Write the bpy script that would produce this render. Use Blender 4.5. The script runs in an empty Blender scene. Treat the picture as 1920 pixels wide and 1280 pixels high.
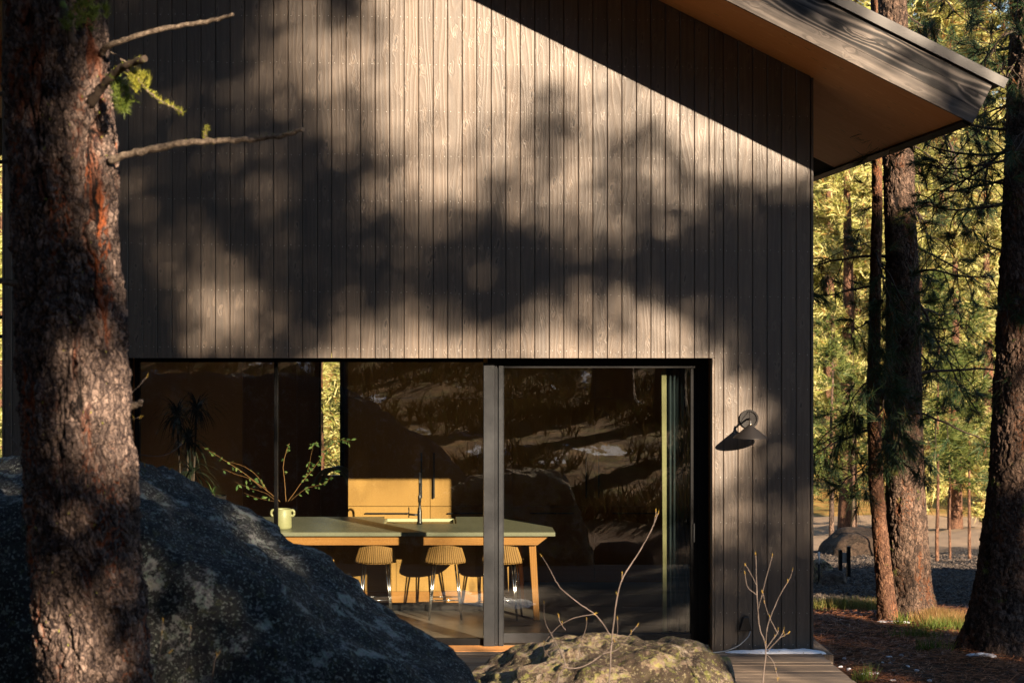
import bpy, bmesh, math, random
import numpy as np
from mathutils import Vector, Matrix
random.seed(7); RS = np.random.RandomState(11)
PI = math.pi
scene = bpy.context.scene
COL = scene.collection
# ------------------------------------------------------------------ camera
F = 3600.0; D = 18.0; H = 3.09           # focal length in photo pixels, distance to facade, eye height over the floor
cd = bpy.data.cameras.new('camera'); cam = bpy.data.objects.new('camera', cd); COL.objects.link(cam)
cam.location = (0, -D, H); cam.rotation_euler = (PI/2, 0, 0)
cd.sensor_width = 36; cd.lens = 36*F/1920; cd.shift_x = 160/1920; cd.shift_y = -40/1920
cd.clip_end = 2000; cd.clip_start = 0.1
cd.dof.use_dof = True; cd.dof.focus_distance = D; cd.dof.aperture_fstop = 5.0
scene.camera = cam
scene.render.resolution_x = 1024; scene.render.resolution_y = 682
# ------------------------------------------------------------------ light
SA, SB = 0.55, 0.36                      # the sun travels (-SA, 1, -SB)
w = bpy.data.worlds.new('World'); scene.world = w; w.use_nodes = True
nt = w.node_tree; bg = nt.nodes['Background']
sk = nt.nodes.new('ShaderNodeTexSky'); sk.sky_type = 'NISHITA'; sk.sun_disc = False
sk.dust_density = 0.15; sk.ozone_density = 2.0; sk.sun_elevation = math.atan(SB/math.hypot(1, SA)); sk.sun_rotation = math.atan2(SA, -1)
nt.links.new(sk.outputs[0], bg.inputs[0]); bg.inputs[1].default_value = 0.05
sd = bpy.data.lights.new('sun', 'SUN'); sun = bpy.data.objects.new('sun', sd); COL.objects.link(sun)
sd.energy = 5.0; sd.angle = math.radians(0.53); sd.color = (1, 0.79, 0.57)
sun.rotation_euler = Vector((-SA, 1, -SB)).to_track_quat('-Z', 'Y').to_euler()
sun.location = (20, -30, 30)
scene.view_settings.view_transform = 'Standard'; scene.view_settings.look = 'None'
scene.view_settings.exposure = 2.05; scene.view_settings.gamma = 1
scene.cycles.max_bounces = 8; scene.cycles.transparent_max_bounces = 16
scene.cycles.caustics_reflective = False; scene.cycles.caustics_refractive = False

def S(Y): return F/(D+Y)
def P(px, py, Y):
    s = S(Y); return Vector(((px-800)/s, Y, H-(py-600)/s))
# ------------------------------------------------------------------ numpy noise
def _h(ix, iy, iz, s=0):
    with np.errstate(over='ignore'):
        n = (ix.astype(np.int64)*374761393 + iy.astype(np.int64)*668265263 + iz.astype(np.int64)*2147483647 + s*1274126177) & 0xFFFFFFFF
        n = ((n ^ (n >> 13))*1274126177) & 0xFFFFFFFF
        n = ((n ^ (n >> 15))*2246822519) & 0xFFFFFFFF
        n = n ^ (n >> 16)
    return (n & 0xFFFFFF)/float(0xFFFFFF)
def vn(x, y, z, s=0):
    x, y, z = np.broadcast_arrays(np.asarray(x, float), np.asarray(y, float), np.asarray(z, float))
    xi, yi, zi = np.floor(x), np.floor(y), np.floor(z)
    fx, fy, fz = x-xi, y-yi, z-zi
    fx, fy, fz = fx*fx*(3-2*fx), fy*fy*(3-2*fy), fz*fz*(3-2*fz)
    r = 0
    for a in (0, 1):
        for b in (0, 1):
            for c in (0, 1):
                r = r + _h(xi+a, yi+b, zi+c, s)*(fx if a else 1-fx)*(fy if b else 1-fy)*(fz if c else 1-fz)
    return r*2-1
def fbm(x, y, z, o=4, s=0, g=0.5):
    r = 0; a = 1; t = 0
    for k in range(o):
        r = r + a*vn(x*2**k, y*2**k, z*2**k, s+k); t += a; a *= g
    return r/t
def worley(u, v, s=0):
    ui, vi = np.floor(u), np.floor(v)
    f1 = np.full(u.shape, 9.); f2 = np.full(u.shape, 9.); cid = np.zeros(u.shape)
    for a in (-1, 0, 1):
        for b in (-1, 0, 1):
            cu, cv = ui+a, vi+b; z = np.zeros_like(cu)
            d = np.hypot(cu+_h(cu, cv, z, s)-u, cv+_h(cu, cv, z+5, s)-v)
            n = d < f1
            f2 = np.where(n, f1, np.minimum(f2, d)); cid = np.where(n, _h(cu, cv, z+9, s), cid); f1 = np.where(n, d, f1)
    return f1, f2, cid
# ------------------------------------------------------------------ objects
def wloc(o):
    v = Vector((0, 0, 0))
    while o: v = v+o.location; o = o.parent
    return v
def tag(o, label=None, cat=None, group=None, kind=None):
    if label: o['label'] = label
    if cat: o['category'] = cat
    if group: o['group'] = group
    if kind: o['kind'] = kind
    return o
def thing(name, label, cat, loc=(0, 0, 0), group=None):
    o = bpy.data.objects.new(name, None); COL.objects.link(o); o.location = loc; o.empty_display_size = 0.2
    return tag(o, label, cat, group)
def link(me, name, mats, parent=None):
    o = bpy.data.objects.new(name, me); COL.objects.link(o)
    for m in (mats if isinstance(mats, (list, tuple)) else [mats]): me.materials.append(m)
    if parent: o.parent = parent
    return o
def copy_tree(o, parent=None):
    c = o.copy(); COL.objects.link(c); c.parent = parent
    for ch in [k for k in o.children if k is not c]: copy_tree(ch, c)
    return c
_uid = [0]
class MB:
    def __init__(s): s.v = []; s.f = []; s.uv = []; s.m = []; s.sm = []; s.mi = 0
    def face(s, idx, uv=None, sm=False):
        s.f.append(tuple(idx)); s.uv.append(uv or [(0, 0)]*len(idx)); s.m.append(s.mi); s.sm.append(sm)
    def hexa(s, c, grain=2, uid=None):
        """c = 8 corners: 0-3 bottom ring, 4-7 top ring (ccw from above)"""
        if uid is None: _uid[0] += 1; uid = _uid[0]
        b = len(s.v); s.v += [tuple(p) for p in c]
        lo = [min(p[i] for p in c) for i in range(3)]
        uo = (uid*0.737) % 5
        for q in ((0, 3, 2, 1), (4, 5, 6, 7), (0, 1, 5, 4), (1, 2, 6, 5), (2, 3, 7, 6), (3, 0, 4, 7)):
            p = [Vector(c[i]) for i in q]; n = (p[1]-p[0]).cross(p[3]-p[0]); ax = max(range(3), key=lambda i: abs(n[i]))
            g = grain if grain != ax else (grain+1) % 3
            o = [i for i in range(3) if i != ax and i != g][0]
            s.face([b+i for i in q], [(pp[g]+uo, pp[o]-lo[o]+uid*10) for pp in p])
    def box(s, x0, x1, y0, y1, z0, z1, grain=2, uid=None):
        s.hexa([(x0, y0, z0), (x1, y0, z0), (x1, y1, z0), (x0, y1, z0), (x0, y0, z1), (x1, y0, z1), (x1, y1, z1), (x0, y1, z1)], grain, uid)
    def prism(s, poly, y0, y1, axis='y', z=None):
        """poly of 2-D points extruded: axis y -> (x,z) points, axis z -> (x,y) points between y0,y1"""
        n = len(poly); b = len(s.v)
        for t in (y0, y1):
            for (p, q) in poly: s.v.append((p, t, q) if axis == 'y' else (p, q, t))
        s.face([b+i for i in range(n)], [(p[0], p[1]) for p in poly]); s.face([b+n+i for i in reversed(range(n))], [(p[0], p[1]) for p in reversed(poly)])
        for i in range(n):
            j = (i+1) % n; L = math.hypot(poly[j][0]-poly[i][0], poly[j][1]-poly[i][1])
            s.face([b+j, b+i, b+n+i, b+n+j], [(L, y0), (0, y0), (0, y1), (L, y1)])
    def tube(s, pts, rad, n=6, cap=True, sm=True):
        pts = [Vector(p) for p in pts]
        if not isinstance(rad, (list, tuple)): rad = [rad]*len(pts)
        if len(rad) == 2 and len(pts) > 2: rad = [rad[0]+(rad[1]-rad[0])*i/(len(pts)-1) for i in range(len(pts))]
        b = len(s.v); u = None; L = 0
        for i, p in enumerate(pts):
            t = (pts[min(i+1, len(pts)-1)]-pts[max(i-1, 0)]).normalized()
            if u is None: u = t.orthogonal().normalized()
            u = (u-t*u.dot(t)); u = u.normalized() if u.length > 1e-6 else t.orthogonal().normalized()
            v = t.cross(u)
            for k in range(n):
                a = 2*PI*k/n; s.v.append(tuple(p+(u*math.cos(a)+v*math.sin(a))*rad[i]))
        for i in range(len(pts)-1):
            l2 = L+(pts[i+1]-pts[i]).length
            for k in range(n):
                k2 = (k+1) % n
                s.face([b+i*n+k, b+i*n+k2, b+(i+1)*n+k2, b+(i+1)*n+k], [(L, k*.02), (L, k*.02+.02), (l2, k*.02+.02), (l2, k*.02)], sm)
            L = l2
        if cap:
            s.face([b+k for k in reversed(range(n))]); e = b+(len(pts)-1)*n; s.face([e+k for k in range(n)])
    def lathe(s, prof, c, n=32, sm=True):
        b = len(s.v)
        for (r, z) in prof:
            for k in range(n):
                a = 2*PI*k/n; s.v.append((c[0]+r*math.cos(a), c[1]+r*math.sin(a), c[2]+z))
        for i in range(len(prof)-1):
            for k in range(n):
                k2 = (k+1) % n; s.face([b+i*n+k, b+i*n+k2, b+(i+1)*n+k2, b+(i+1)*n+k], None, sm)
    def grid(s, A, sm=True, uvs=1.0):
        h, wd = len(A), len(A[0]); b = len(s.v)
        for r in A: s.v += [tuple(p) for p in r]
        for i in range(h-1):
            for j in range(wd-1):
                s.face([b+i*wd+j, b+i*wd+j+1, b+(i+1)*wd+j+1, b+(i+1)*wd+j], [(j*uvs, i*uvs), ((j+1)*uvs, i*uvs), ((j+1)*uvs, (i+1)*uvs), (j*uvs, (i+1)*uvs)], sm)
    def build(s, name, mats, parent=None, bevel=0):
        me = bpy.data.meshes.new(name)
        o = wloc(parent) if parent else Vector((0, 0, 0))
        me.from_pydata([(v[0]-o.x, v[1]-o.y, v[2]-o.z) for v in s.v], [], s.f)
        ul = me.uv_layers.new(name='UVMap'); ul.data.foreach_set('uv', [c for f in s.uv for p in f for c in p])
        me.polygons.foreach_set('material_index', s.m); me.polygons.foreach_set('use_smooth', s.sm); me.update()
        ob = link(me, name, mats, parent)
        if bevel:
            bv = ob.modifiers.new('b', 'BEVEL'); bv.width = bevel; bv.segments = 2; bv.limit_method = 'ANGLE'
        return ob
def fastmesh(name, V, Fc, mats, parent=None, attrs=None, smooth=False, mi=None):
    V = np.asarray(V, float).reshape(-1, 3); Fc = np.asarray(Fc, np.int32); k = Fc.shape[1]
    o = wloc(parent) if parent else Vector((0, 0, 0)); V = V-np.array(o)
    me = bpy.data.meshes.new(name); me.vertices.add(len(V)); me.vertices.foreach_set('co', V.ravel())
    me.loops.add(Fc.size); me.loops.foreach_set('vertex_index', Fc.ravel())
    me.polygons.add(len(Fc)); me.polygons.foreach_set('loop_start', np.arange(0, Fc.size, k, dtype=np.int32))
    me.polygons.foreach_set('use_smooth', np.full(len(Fc), smooth))
    if mi is not None: me.polygons.foreach_set('material_index', np.asarray(mi, np.int32))
    for a, d in (attrs or {}).items():
        at = me.attributes.new(a, 'FLOAT', 'POINT'); at.data.foreach_set('value', np.asarray(d, float).ravel())
    me.update(calc_edges=True); me.validate()
    return link(me, name, mats, parent)
def gridfaces(h, wd, wrap=False):
    i, j = np.meshgrid(np.arange(h-1), np.arange(wd if wrap else wd-1), indexing='ij'); j2 = (j+1) % wd
    return np.stack([i*wd+j, i*wd+j2, (i+1)*wd+j2, (i+1)*wd+j], -1).reshape(-1, 4)
# ------------------------------------------------------------------ materials
class N:
    def __init__(s, name, rough=0.6, spec=0.3, color=None, metal=0):
        s.mat = bpy.data.materials.new(name); s.mat.use_nodes = True; s.t = s.mat.node_tree; s.b = s.t.nodes['Principled BSDF']
        s.b.inputs['Roughness'].default_value = rough; s.b.inputs['Specular IOR Level'].default_value = spec; s.b.inputs['Metallic'].default_value = metal
        if color: s.b.inputs['Base Color'].default_value = (*color, 1)
    def nd(s, t, **k):
        n = s.t.nodes.new('ShaderNode'+t)
        for a, b in k.items(): setattr(n, a, b)
        return n
    def set(s, sock, v):
        if v is None: return
        if hasattr(v, 'is_output') or isinstance(v, bpy.types.NodeSocket): s.t.links.new(v, sock)
        elif isinstance(v, (tuple, list)) and len(v) == 3 and sock.type == 'RGBA': sock.default_value = (*v, 1)
        else: sock.default_value = v
    def m(s, op, a, b=None, c=None, clamp=False):
        n = s.nd('Math', operation=op, use_clamp=clamp); s.set(n.inputs[0], a); s.set(n.inputs[1], b); s.set(n.inputs[2], c); return n.outputs[0]
    def coord(s, k='Object'): return s.nd('TexCoord').outputs[k]
    def uv(s): return s.nd('UVMap').outputs[0]
    def xyz(s, v): n = s.nd('SeparateXYZ'); s.set(n.inputs[0], v); return n.outputs
    def comb(s, x, y, z): n = s.nd('CombineXYZ'); s.set(n.inputs[0], x); s.set(n.inputs[1], y); s.set(n.inputs[2], z); return n.outputs[0]
    def scale(s, v, sc): n = s.nd('Mapping'); s.set(n.inputs[0], v); n.inputs['Scale'].default_value = sc; return n.outputs[0]
    def noise(s, v, sc=5, det=4, rough=0.55, dist=0, out=0):
        n = s.nd('TexNoise'); s.set(n.inputs['Vector'], v); n.inputs['Scale'].default_value = sc; n.inputs['Detail'].default_value = det
        n.inputs['Roughness'].default_value = rough; n.inputs['Distortion'].default_value = dist; return n.outputs[out]
    def vor(s, v, sc=5, feat='F1', out='Distance', rnd=1):
        n = s.nd('TexVoronoi', feature=feat); s.set(n.inputs['Vector'], v); n.inputs['Scale'].default_value = sc; n.inputs['Randomness'].default_value = rnd; return n.outputs[out]
    def ramp(s, f, lo, hi, a=0., b=1.):
        n = s.nd('MapRange'); n.interpolation_type = 'SMOOTHSTEP'; s.set(n.inputs[0], f); n.inputs[1].default_value = lo; n.inputs[2].default_value = hi
        n.inputs[3].default_value = a; n.inputs[4].default_value = b; return n.outputs[0]
    def mix(s, f, a, b, mode='MIX'):
        n = s.nd('Mix', data_type='RGBA', blend_type=mode); s.set(n.inputs[0], f); s.set(n.inputs[6], a); s.set(n.inputs[7], b); return n.outputs[2]
    def attr(s, a): return s.nd('Attribute', attribute_name=a).outputs['Fac']
    def bump(s, h, st=0.5, d=0.01):
        n = s.nd('Bump'); n.inputs['Strength'].default_value = st; n.inputs['Distance'].default_value = d; s.set(n.inputs['Height'], h); s.set(s.b.inputs['Normal'], n.outputs[0])
    def col(s, c): s.set(s.b.inputs['Base Color'], c); return s
    def rough(s, c): s.set(s.b.inputs['Roughness'], c)

def wood(name, dark, light, rings=42, knots=2.0, cath=6.0, rough=0.55, bump=0.25, contrast=1.0, spec=0.3, board=0.25, lineamt=0.6, base=0.45):
    n = N(name, rough, spec); X = n.xyz(n.uv()); u, v = X[0], X[1]
    bid = n.m('FLOOR', n.m('DIVIDE', v, 10.0))
    wn = n.nd('TexWhiteNoise', noise_dimensions='1D'); n.set(wn.inputs['W'], bid); rb = wn.outputs['Value']
    wn2 = n.nd('TexWhiteNoise', noise_dimensions='1D'); n.set(wn2.inputs['W'], n.m('ADD', bid, 77.7)); rb2 = wn2.outputs['Value']
    p = n.comb(n.m('MULTIPLY', u, 0.55), n.m('MULTIPLY', v, 3.2), n.m('MULTIPLY', bid, 3.1))
    low = n.noise(p, 1.0, 2, 0.5)
    kd = n.m('MULTIPLY', n.m('SUBTRACT', n.noise(n.comb(n.m('MULTIPLY', u, 9.), n.m('MULTIPLY', v, 16.), bid), 1.0, 2), .5), .45)
    kv = n.comb(n.m('ADD', n.m('MULTIPLY', u, 2.6), kd), n.m('ADD', n.m('MULTIPLY', v, 7.0), kd), bid)
    kn = n.vor(kv, knots, 'F1'); k1 = n.ramp(kn, 0.0, 0.42, 1, 0)
    amp = n.m('MULTIPLY', n.m('POWER', rb, 1.5), cath*2)
    ph = n.m('ADD', n.m('MULTIPLY', v, rings), n.m('MULTIPLY', low, n.m('ADD', amp, 4.0)))
    ph = n.m('ADD', ph, n.m('MULTIPLY', k1, 2.2))
    wv = n.m('ADD', n.m('MULTIPLY', n.m('SINE', n.m('MULTIPLY', ph, 2*PI)), 0.5), 0.5)
    wv = n.m('POWER', wv, 2.2)
    streak = n.noise(n.comb(n.m('MULTIPLY', u, 1.1), n.m('MULTIPLY', v, 38.0), bid), 1.0, 5, 0.6)
    fine = n.noise(n.comb(n.m('MULTIPLY', u, 14.), n.m('MULTIPLY', v, 420.0), bid), 1.0, 2, 0.6)
    blot = n.noise(n.comb(u, n.m('MULTIPLY', v, 5.), bid), 1.4, 3, 0.6)
    f = n.m('ADD', n.m('MULTIPLY', n.m('SUBTRACT', wv, 0.35), lineamt*0.7), n.m('MULTIPLY', n.m('SUBTRACT', streak, 0.5), 1.3*contrast))
    f = n.m('ADD', f, n.m('MULTIPLY', n.m('SUBTRACT', fine, 0.5), 0.5)); f = n.m('ADD', f, n.m('MULTIPLY', n.m('SUBTRACT', blot, 0.5), 0.9*contrast))
    f = n.m('ADD', f, n.m('MULTIPLY', n.m('SUBTRACT', rb2, 0.5), board*2)); f = n.m('ADD', f, base, clamp=True)
    c = n.mix(f, dark, light)
    km = n.ramp(kn, 0.05, 0.13, 1, 0)
    c = n.mix(n.m('MULTIPLY', km, 0.75), c, tuple(x*0.35 for x in dark))
    ring = n.m('MULTIPLY', n.ramp(kn, 0.11, 0.15, 0, 1), n.ramp(kn, 0.15, 0.30, 1, 0))
    c = n.mix(n.m('MULTIPLY', ring, 0.45), c, tuple(min(1, x*1.35) for x in light))
    n.col(c); n.rough(n.m('ADD', n.m('MULTIPLY', f, -0.15), rough+0.07))
    n.bump(n.m('ADD', n.m('MULTIPLY', wv, 0.6), n.m('MULTIPLY', fine, 0.6)), bump, 0.003)
    return n.mat
M = {}
M['clad'] = wood('charred_cladding', (0.050, 0.037, 0.028), (0.150, 0.112, 0.083), rings=22, cath=7, knots=1.7, rough=0.40, contrast=0.85, board=0.17, lineamt=0.27, spec=0.9)
M['fascia'] = wood('fascia_wood', (0.03, 0.024, 0.020), (0.15, 0.118, 0.095), rings=11, cath=2, knots=1.4, rough=0.5, contrast=0.9, lineamt=0.4, board=0.05)
M['fasciadark'] = wood('fascia_wood_dark', (0.006, 0.005, 0.005), (0.17, 0.135, 0.11), rings=11, cath=9, knots=0.7, rough=0.5, contrast=0.3, lineamt=1.25, board=0.05, base=0.30)
M['soffit'] = wood('soffit_wood', (0.74, 0.32, 0.095), (0.88, 0.43, 0.15), rings=60, cath=2, knots=1.2, contrast=0.6, lineamt=0.2, board=0.1)
M['oak'] = wood('oak_veneer', (0.25, 0.135, 0.033), (0.35, 0.205, 0.058), rings=70, cath=5, knots=0.3, contrast=0.5, lineamt=0.35, rough=0.42)
M['oakpale'] = wood('pale_oak_panel', (0.42, 0.26, 0.13), (0.55, 0.36, 0.2), rings=70, cath=5, knots=0.3, contrast=0.5, lineamt=0.35, rough=0.42)
M['oak2'] = wood('oak_beam', (0.20, 0.085, 0.018), (0.32, 0.155, 0.04), rings=60, cath=6, knots=0.4, contrast=0.7, lineamt=0.4, rough=0.42)
M['walnut'] = wood('brown_panel', (0.16, 0.08, 0.03), (0.26, 0.14, 0.055), rings=60, cath=4, knots=0.3, contrast=0.5, lineamt=0.2, rough=0.5)
M['deck'] = wood('deck_wood', (0.10, 0.072, 0.052), (0.24, 0.185, 0.135), rings=40, cath=4, knots=1.0, contrast=1.1, board=0.3, rough=0.75)
M['void'] = N('black_backing', 0.9, 0.1, (0.004, 0.004, 0.005)).mat
M['nail'] = N('nail_steel', 0.35, 0.6, (0.8, 0.78, 0.74), 0.5).mat
def metal(name, c, rough=0.4, spec=0.5, metal_=0.0):
    n = N(name, rough, spec, None, metal_); v = n.coord(); f = n.noise(v, 9, 4)
    n.col(n.mix(f, tuple(x*0.8 for x in c), tuple(x*1.2 for x in c))); n.rough(n.m('ADD', n.m('MULTIPLY', n.noise(v, 30, 3), 0.2), rough-0.1)); return n.mat
M['frame'] = metal('frame_metal', (0.018, 0.020, 0.023), 0.4, 0.4)
M['framedark'] = metal('frame_black', (0.0035, 0.0035, 0.004), 0.5, 0.15)
M['flash'] = metal('flashing_metal', (0.055, 0.05, 0.048), 0.38, 0.5)
M['lamp'] = metal('lamp_metal', (0.014, 0.0125, 0.0125), 0.5, 0.25)
M['brass'] = metal('brass', (0.5, 0.42, 0.3), 0.3, 0.5, 1.0)
M['blackmetal'] = metal('black_metal', (0.012, 0.011, 0.011), 0.35)
M['chrome'] = metal('chrome', (0.6, 0.6, 0.6), 0.18, 0.5, 1.0)
M['stone'] = None
n = N('sage_counter', 0.35, 0.4); v = n.coord(); f = n.noise(v, 40, 5, 0.7); f2 = n.noise(v, 3, 3)
n.col(n.mix(n.m('ADD', n.m('MULTIPLY', f, .6), n.m('MULTIPLY', f2, .4)), (0.11, 0.112, 0.078), (0.19, 0.19, 0.13))); M['stone'] = n.mat
n = N('vase_glaze', 0.45, 0.4); v = n.coord(); n.col(n.mix(n.noise(v, 14, 4), (0.20, 0.20, 0.10), (0.27, 0.27, 0.14))); M['vase'] = n.mat
n = N('sink_clay', 0.3, 0.5); v = n.coord(); n.col(n.mix(n.noise(v, 14, 4), (0.33, 0.35, 0.22), (0.4, 0.42, 0.28))); M['sink'] = n.mat
n = N('sage_fabric', 0.5, 0.4); v = n.coord(); n.col(n.mix(n.noise(v, 60, 4), (0.14, 0.19, 0.14), (0.22, 0.28, 0.21))); M['sage'] = n.mat
n = N('wicker', 0.55, 0.3); X = n.xyz(n.uv())
rib = n.m('POWER', n.m('ABSOLUTE', n.m('SINE', n.m('MULTIPLY', X[0], PI))), 0.6); wv = n.m('ADD', n.m('MULTIPLY', n.m('SINE', n.m('ADD', n.m('MULTIPLY', X[1], 22.0), n.m('MULTIPLY', n.m('FLOOR', X[0]), PI))), 0.5), 0.5)
f = n.m('MULTIPLY', rib, n.m('ADD', n.m('MULTIPLY', wv, .35), .65)); n.col(n.mix(f, (0.045, 0.02, 0.006), (0.30, 0.17, 0.05))); n.bump(f, 0.8, 0.008); M['wicker'] = n.mat
n = N('polished_floor', 0.35, 0.4); v = n.coord(); n.col(n.mix(n.noise(v, 2.5, 6), (0.11, 0.095, 0.08), (0.19, 0.165, 0.14))); M['floor'] = n.mat
n = N('plaster', 0.85, 0.2); v = n.coord(); n.col(n.mix(n.noise(v, 6, 5), (0.30, 0.24, 0.17), (0.36, 0.29, 0.20))); M['plaster'] = n.mat
n = N('curtain_cloth', 0.8, 0.1); v = n.coord(); n.col(n.mix(n.noise(n.scale(v, (60, 60, 4)), 1, 4), (0.012, 0.018, 0.02), (0.03, 0.045, 0.05))); M['curtain'] = n.mat
n = N('sun_strip_tint', 0.6, 0.2); v = n.coord(); n.col(n.mix(n.noise(v, 30, 4), (0.13, 0.13, 0.06), (0.18, 0.175, 0.085))); M['sunstrip'] = n.mat  # yellowish colour stands in for sunlight on the curtain's edge
# window glass: schlick reflection over a clear pane
n = N('window_glass'); t = n.t; geo = n.nd('NewGeometry'); dp = n.nd('VectorMath', operation='DOT_PRODUCT')
n.set(dp.inputs[0], geo.outputs['Normal']); n.set(dp.inputs[1], geo.outputs['Incoming'])
c = n.m('ABSOLUTE', dp.outputs['Value']); fr = n.m('ADD', n.m('MULTIPLY', n.m('POWER', n.m('SUBTRACT', 1.0, c), 5.0), 0.93), 0.11)
tr = n.nd('BsdfTransparent'); tr.inputs[0].default_value = (0.97, 0.99, 0.97, 1); gl = n.nd('BsdfGlossy'); gl.inputs['Roughness'].default_value = 0.0
mx = n.nd('MixShader'); n.set(mx.inputs[0], fr); t.links.new(tr.outputs[0], mx.inputs[1]); t.links.new(gl.outputs[0], mx.inputs[2])
t.links.new(mx.outputs[0], t.nodes['Material Output'].inputs[0]); M['glass'] = n.mat
def foliage(name, a, b, c=None, trans=0.35, rough=0.5):
    n = N(name, rough, 0.25 if rough < .9 else 0.0); r = n.attr('rnd'); cc = n.mix(n.ramp(r, 0, 1), a, b)
    if c: cc = n.mix(n.ramp(r, 0.86, 0.9), cc, c)
    n.col(cc); tl = n.nd('BsdfTranslucent'); n.set(tl.inputs[0], cc)
    mx = n.nd('MixShader'); mx.inputs[0].default_value = trans; n.t.links.new(n.b.outputs[0], mx.inputs[1]); n.t.links.new(tl.outputs[0], mx.inputs[2])
    n.t.links.new(mx.outputs[0], n.t.nodes['Material Output'].inputs[0]); return n.mat
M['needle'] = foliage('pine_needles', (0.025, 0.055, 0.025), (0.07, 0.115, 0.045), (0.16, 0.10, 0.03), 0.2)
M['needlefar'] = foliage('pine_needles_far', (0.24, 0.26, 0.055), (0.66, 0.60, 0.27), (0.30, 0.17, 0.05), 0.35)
M['needleyoung'] = foliage('young_pine_needles', (0.045, 0.08, 0.02), (0.15, 0.16, 0.04), None, 0.3)
M['deadneedle'] = foliage('dead_needles', (0.10, 0.04, 0.015), (0.24, 0.10, 0.03), (0.06, 0.035, 0.02), 0.15)
M['litter'] = foliage('needle_litter', (0.16, 0.062, 0.03), (0.46, 0.19, 0.08), (0.07, 0.042, 0.03), 0.1)
M['grass'] = foliage('grass_blades', (0.12, 0.15, 0.03), (0.32, 0.30, 0.09), (0.40, 0.26, 0.10), 0.35)
M['grassdry'] = foliage('dry_grass_blades', (0.30, 0.17, 0.06), (0.45, 0.28, 0.12), (0.2, 0.2, 0.05), 0.35)
M['brush'] = foliage('brush', (0.035, 0.024, 0.014), (0.11, 0.075, 0.035), (0.06, 0.07, 0.02), 0.2, 1.0)
M['lichen'] = foliage('beard_lichen', (0.20, 0.22, 0.03), (0.42, 0.40, 0.07), None, 0.3)
M['moss'] = foliage('hanging_moss', (0.07, 0.11, 0.02), (0.17, 0.22, 0.04), None, 0.3)
M['leaf'] = foliage('indoor_leaf', (0.05, 0.10, 0.03), (0.14, 0.20, 0.06), None, 0.3)
M['leafdark'] = foliage('dark_indoor_leaf', (0.012, 0.018, 0.012), (0.03, 0.04, 0.02), None, 0.1)
M['bud'] = foliage('bud', (0.35, 0.15, 0.07), (0.45, 0.32, 0.06), None, 0.2)
def bark(name, plate1, plate2, crack, deep=(0.008, 0.006, 0.006), moss=0.0, sc=1.0, orange=0.5):
    n = N(name, 0.85, 0.15); v = n.coord(); cr = n.attr('crack'); ce = n.attr('cell')
    a = n.noise(n.scale(v, (1, 1, .45)), 28*sc, 6, 0.7); b_ = n.noise(v, 90*sc, 4, 0.7); big = n.noise(v, 2.2, 3)
    wob = n.nd('VectorMath', operation='MULTIPLY_ADD'); n.set(wob.inputs[0], n.noise(v, 14*sc, 4, .6, 0, 1)); wob.inputs[1].default_value = (.06/sc, .06/sc, .08/sc); n.set(wob.inputs[2], v)
    w1 = n.scale(wob.outputs[0], (1, 1, .42)); c1 = n.xyz(n.vor(w1, 38*sc, 'F1', 'Color')); e1 = n.vor(w1, 38*sc, 'DISTANCE_TO_EDGE'); c2 = n.xyz(n.vor(w1, 90*sc, 'F1', 'Color')); e2 = n.vor(w1, 90*sc, 'DISTANCE_TO_EDGE')
    f = n.m('ADD', n.m('MULTIPLY', c1[0], 0.55), n.m('MULTIPLY', c2[1], 0.4)); f = n.m('ADD', f, n.m('MULTIPLY', n.m('SUBTRACT', a, 0.55), 1.1)); f = n.m('ADD', f, n.m('MULTIPLY', n.m('SUBTRACT', b_, .5), 0.6)); f = n.m('MULTIPLY', f, n.ramp(e1, 0, .10, .15, 1)); f = n.m('MULTIPLY', f, n.ramp(e2, 0, .10, .6, 1), clamp=True)
    c = n.mix(f, plate1, plate2)
    og = n.m('MULTIPLY', n.ramp(n.noise(n.scale(v, (1, 1, .3)), 5, 3), 0.62-orange*0.3, 0.75-orange*0.2), 1.0)
    om = n.m('MULTIPLY', n.ramp(cr, 0.2, 0.6, 0, 1), og)
    c = n.mix(om, c, n.mix(b_, crack, tuple(x*1.5 for x in crack)))
    c = n.mix(n.ramp(cr, 0.62, 0.95, 0, 1), c, deep)
    if moss: c = n.mix(n.m('MULTIPLY', n.ramp(n.noise(v, 3.5, 6, 0.7), 0.60, 0.66), moss), c, (0.14, 0.17, 0.03))
    n.col(c); h = n.m('ADD', n.m('MULTIPLY', n.m('ADD', c1[0], n.ramp(e1, 0, .14)), .9), n.m('ADD', n.m('MULTIPLY', n.m('ADD', c2[1], n.ramp(e2, 0, .2)), .45), n.m('MULTIPLY', b_, 0.5))); n.bump(h, 0.9, 0.007); return n.mat
M['bark'] = bark('ponderosa_bark', (0.026, 0.019, 0.020), (0.31, 0.225, 0.185), (0.24, 0.065, 0.022), orange=0.45)
M['bark2'] = bark('pine_bark_dark', (0.025, 0.018, 0.015), (0.22, 0.145, 0.105), (0.12, 0.05, 0.025), moss=0.6, sc=.7)
M['bark3'] = bark('pine_bark_red', (0.06, 0.03, 0.02), (0.26, 0.14, 0.085), (0.18, 0.07, 0.03), moss=0.3, sc=.7)
n = N('dead_limb', 0.8, 0.2); v = n.coord(); f = n.ramp(n.noise(v, 55, 6, .75), .32, .68); n.col(n.mix(f, (0.045, 0.033, 0.026), (0.30, 0.235, 0.18))); n.bump(f, .9, .006); M['limb'] = n.mat
n = N('dark_limb', 0.85, 0.2); v = n.coord(); f = n.noise(v, 18, 5, .7); c = n.mix(f, (0.02, 0.015, 0.012), (0.09, 0.065, 0.05))
c = n.mix(n.ramp(n.noise(v, 5, 4), .6, .66), c, (0.12, 0.15, 0.03)); n.col(c); M['limbdark'] = n.mat
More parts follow.
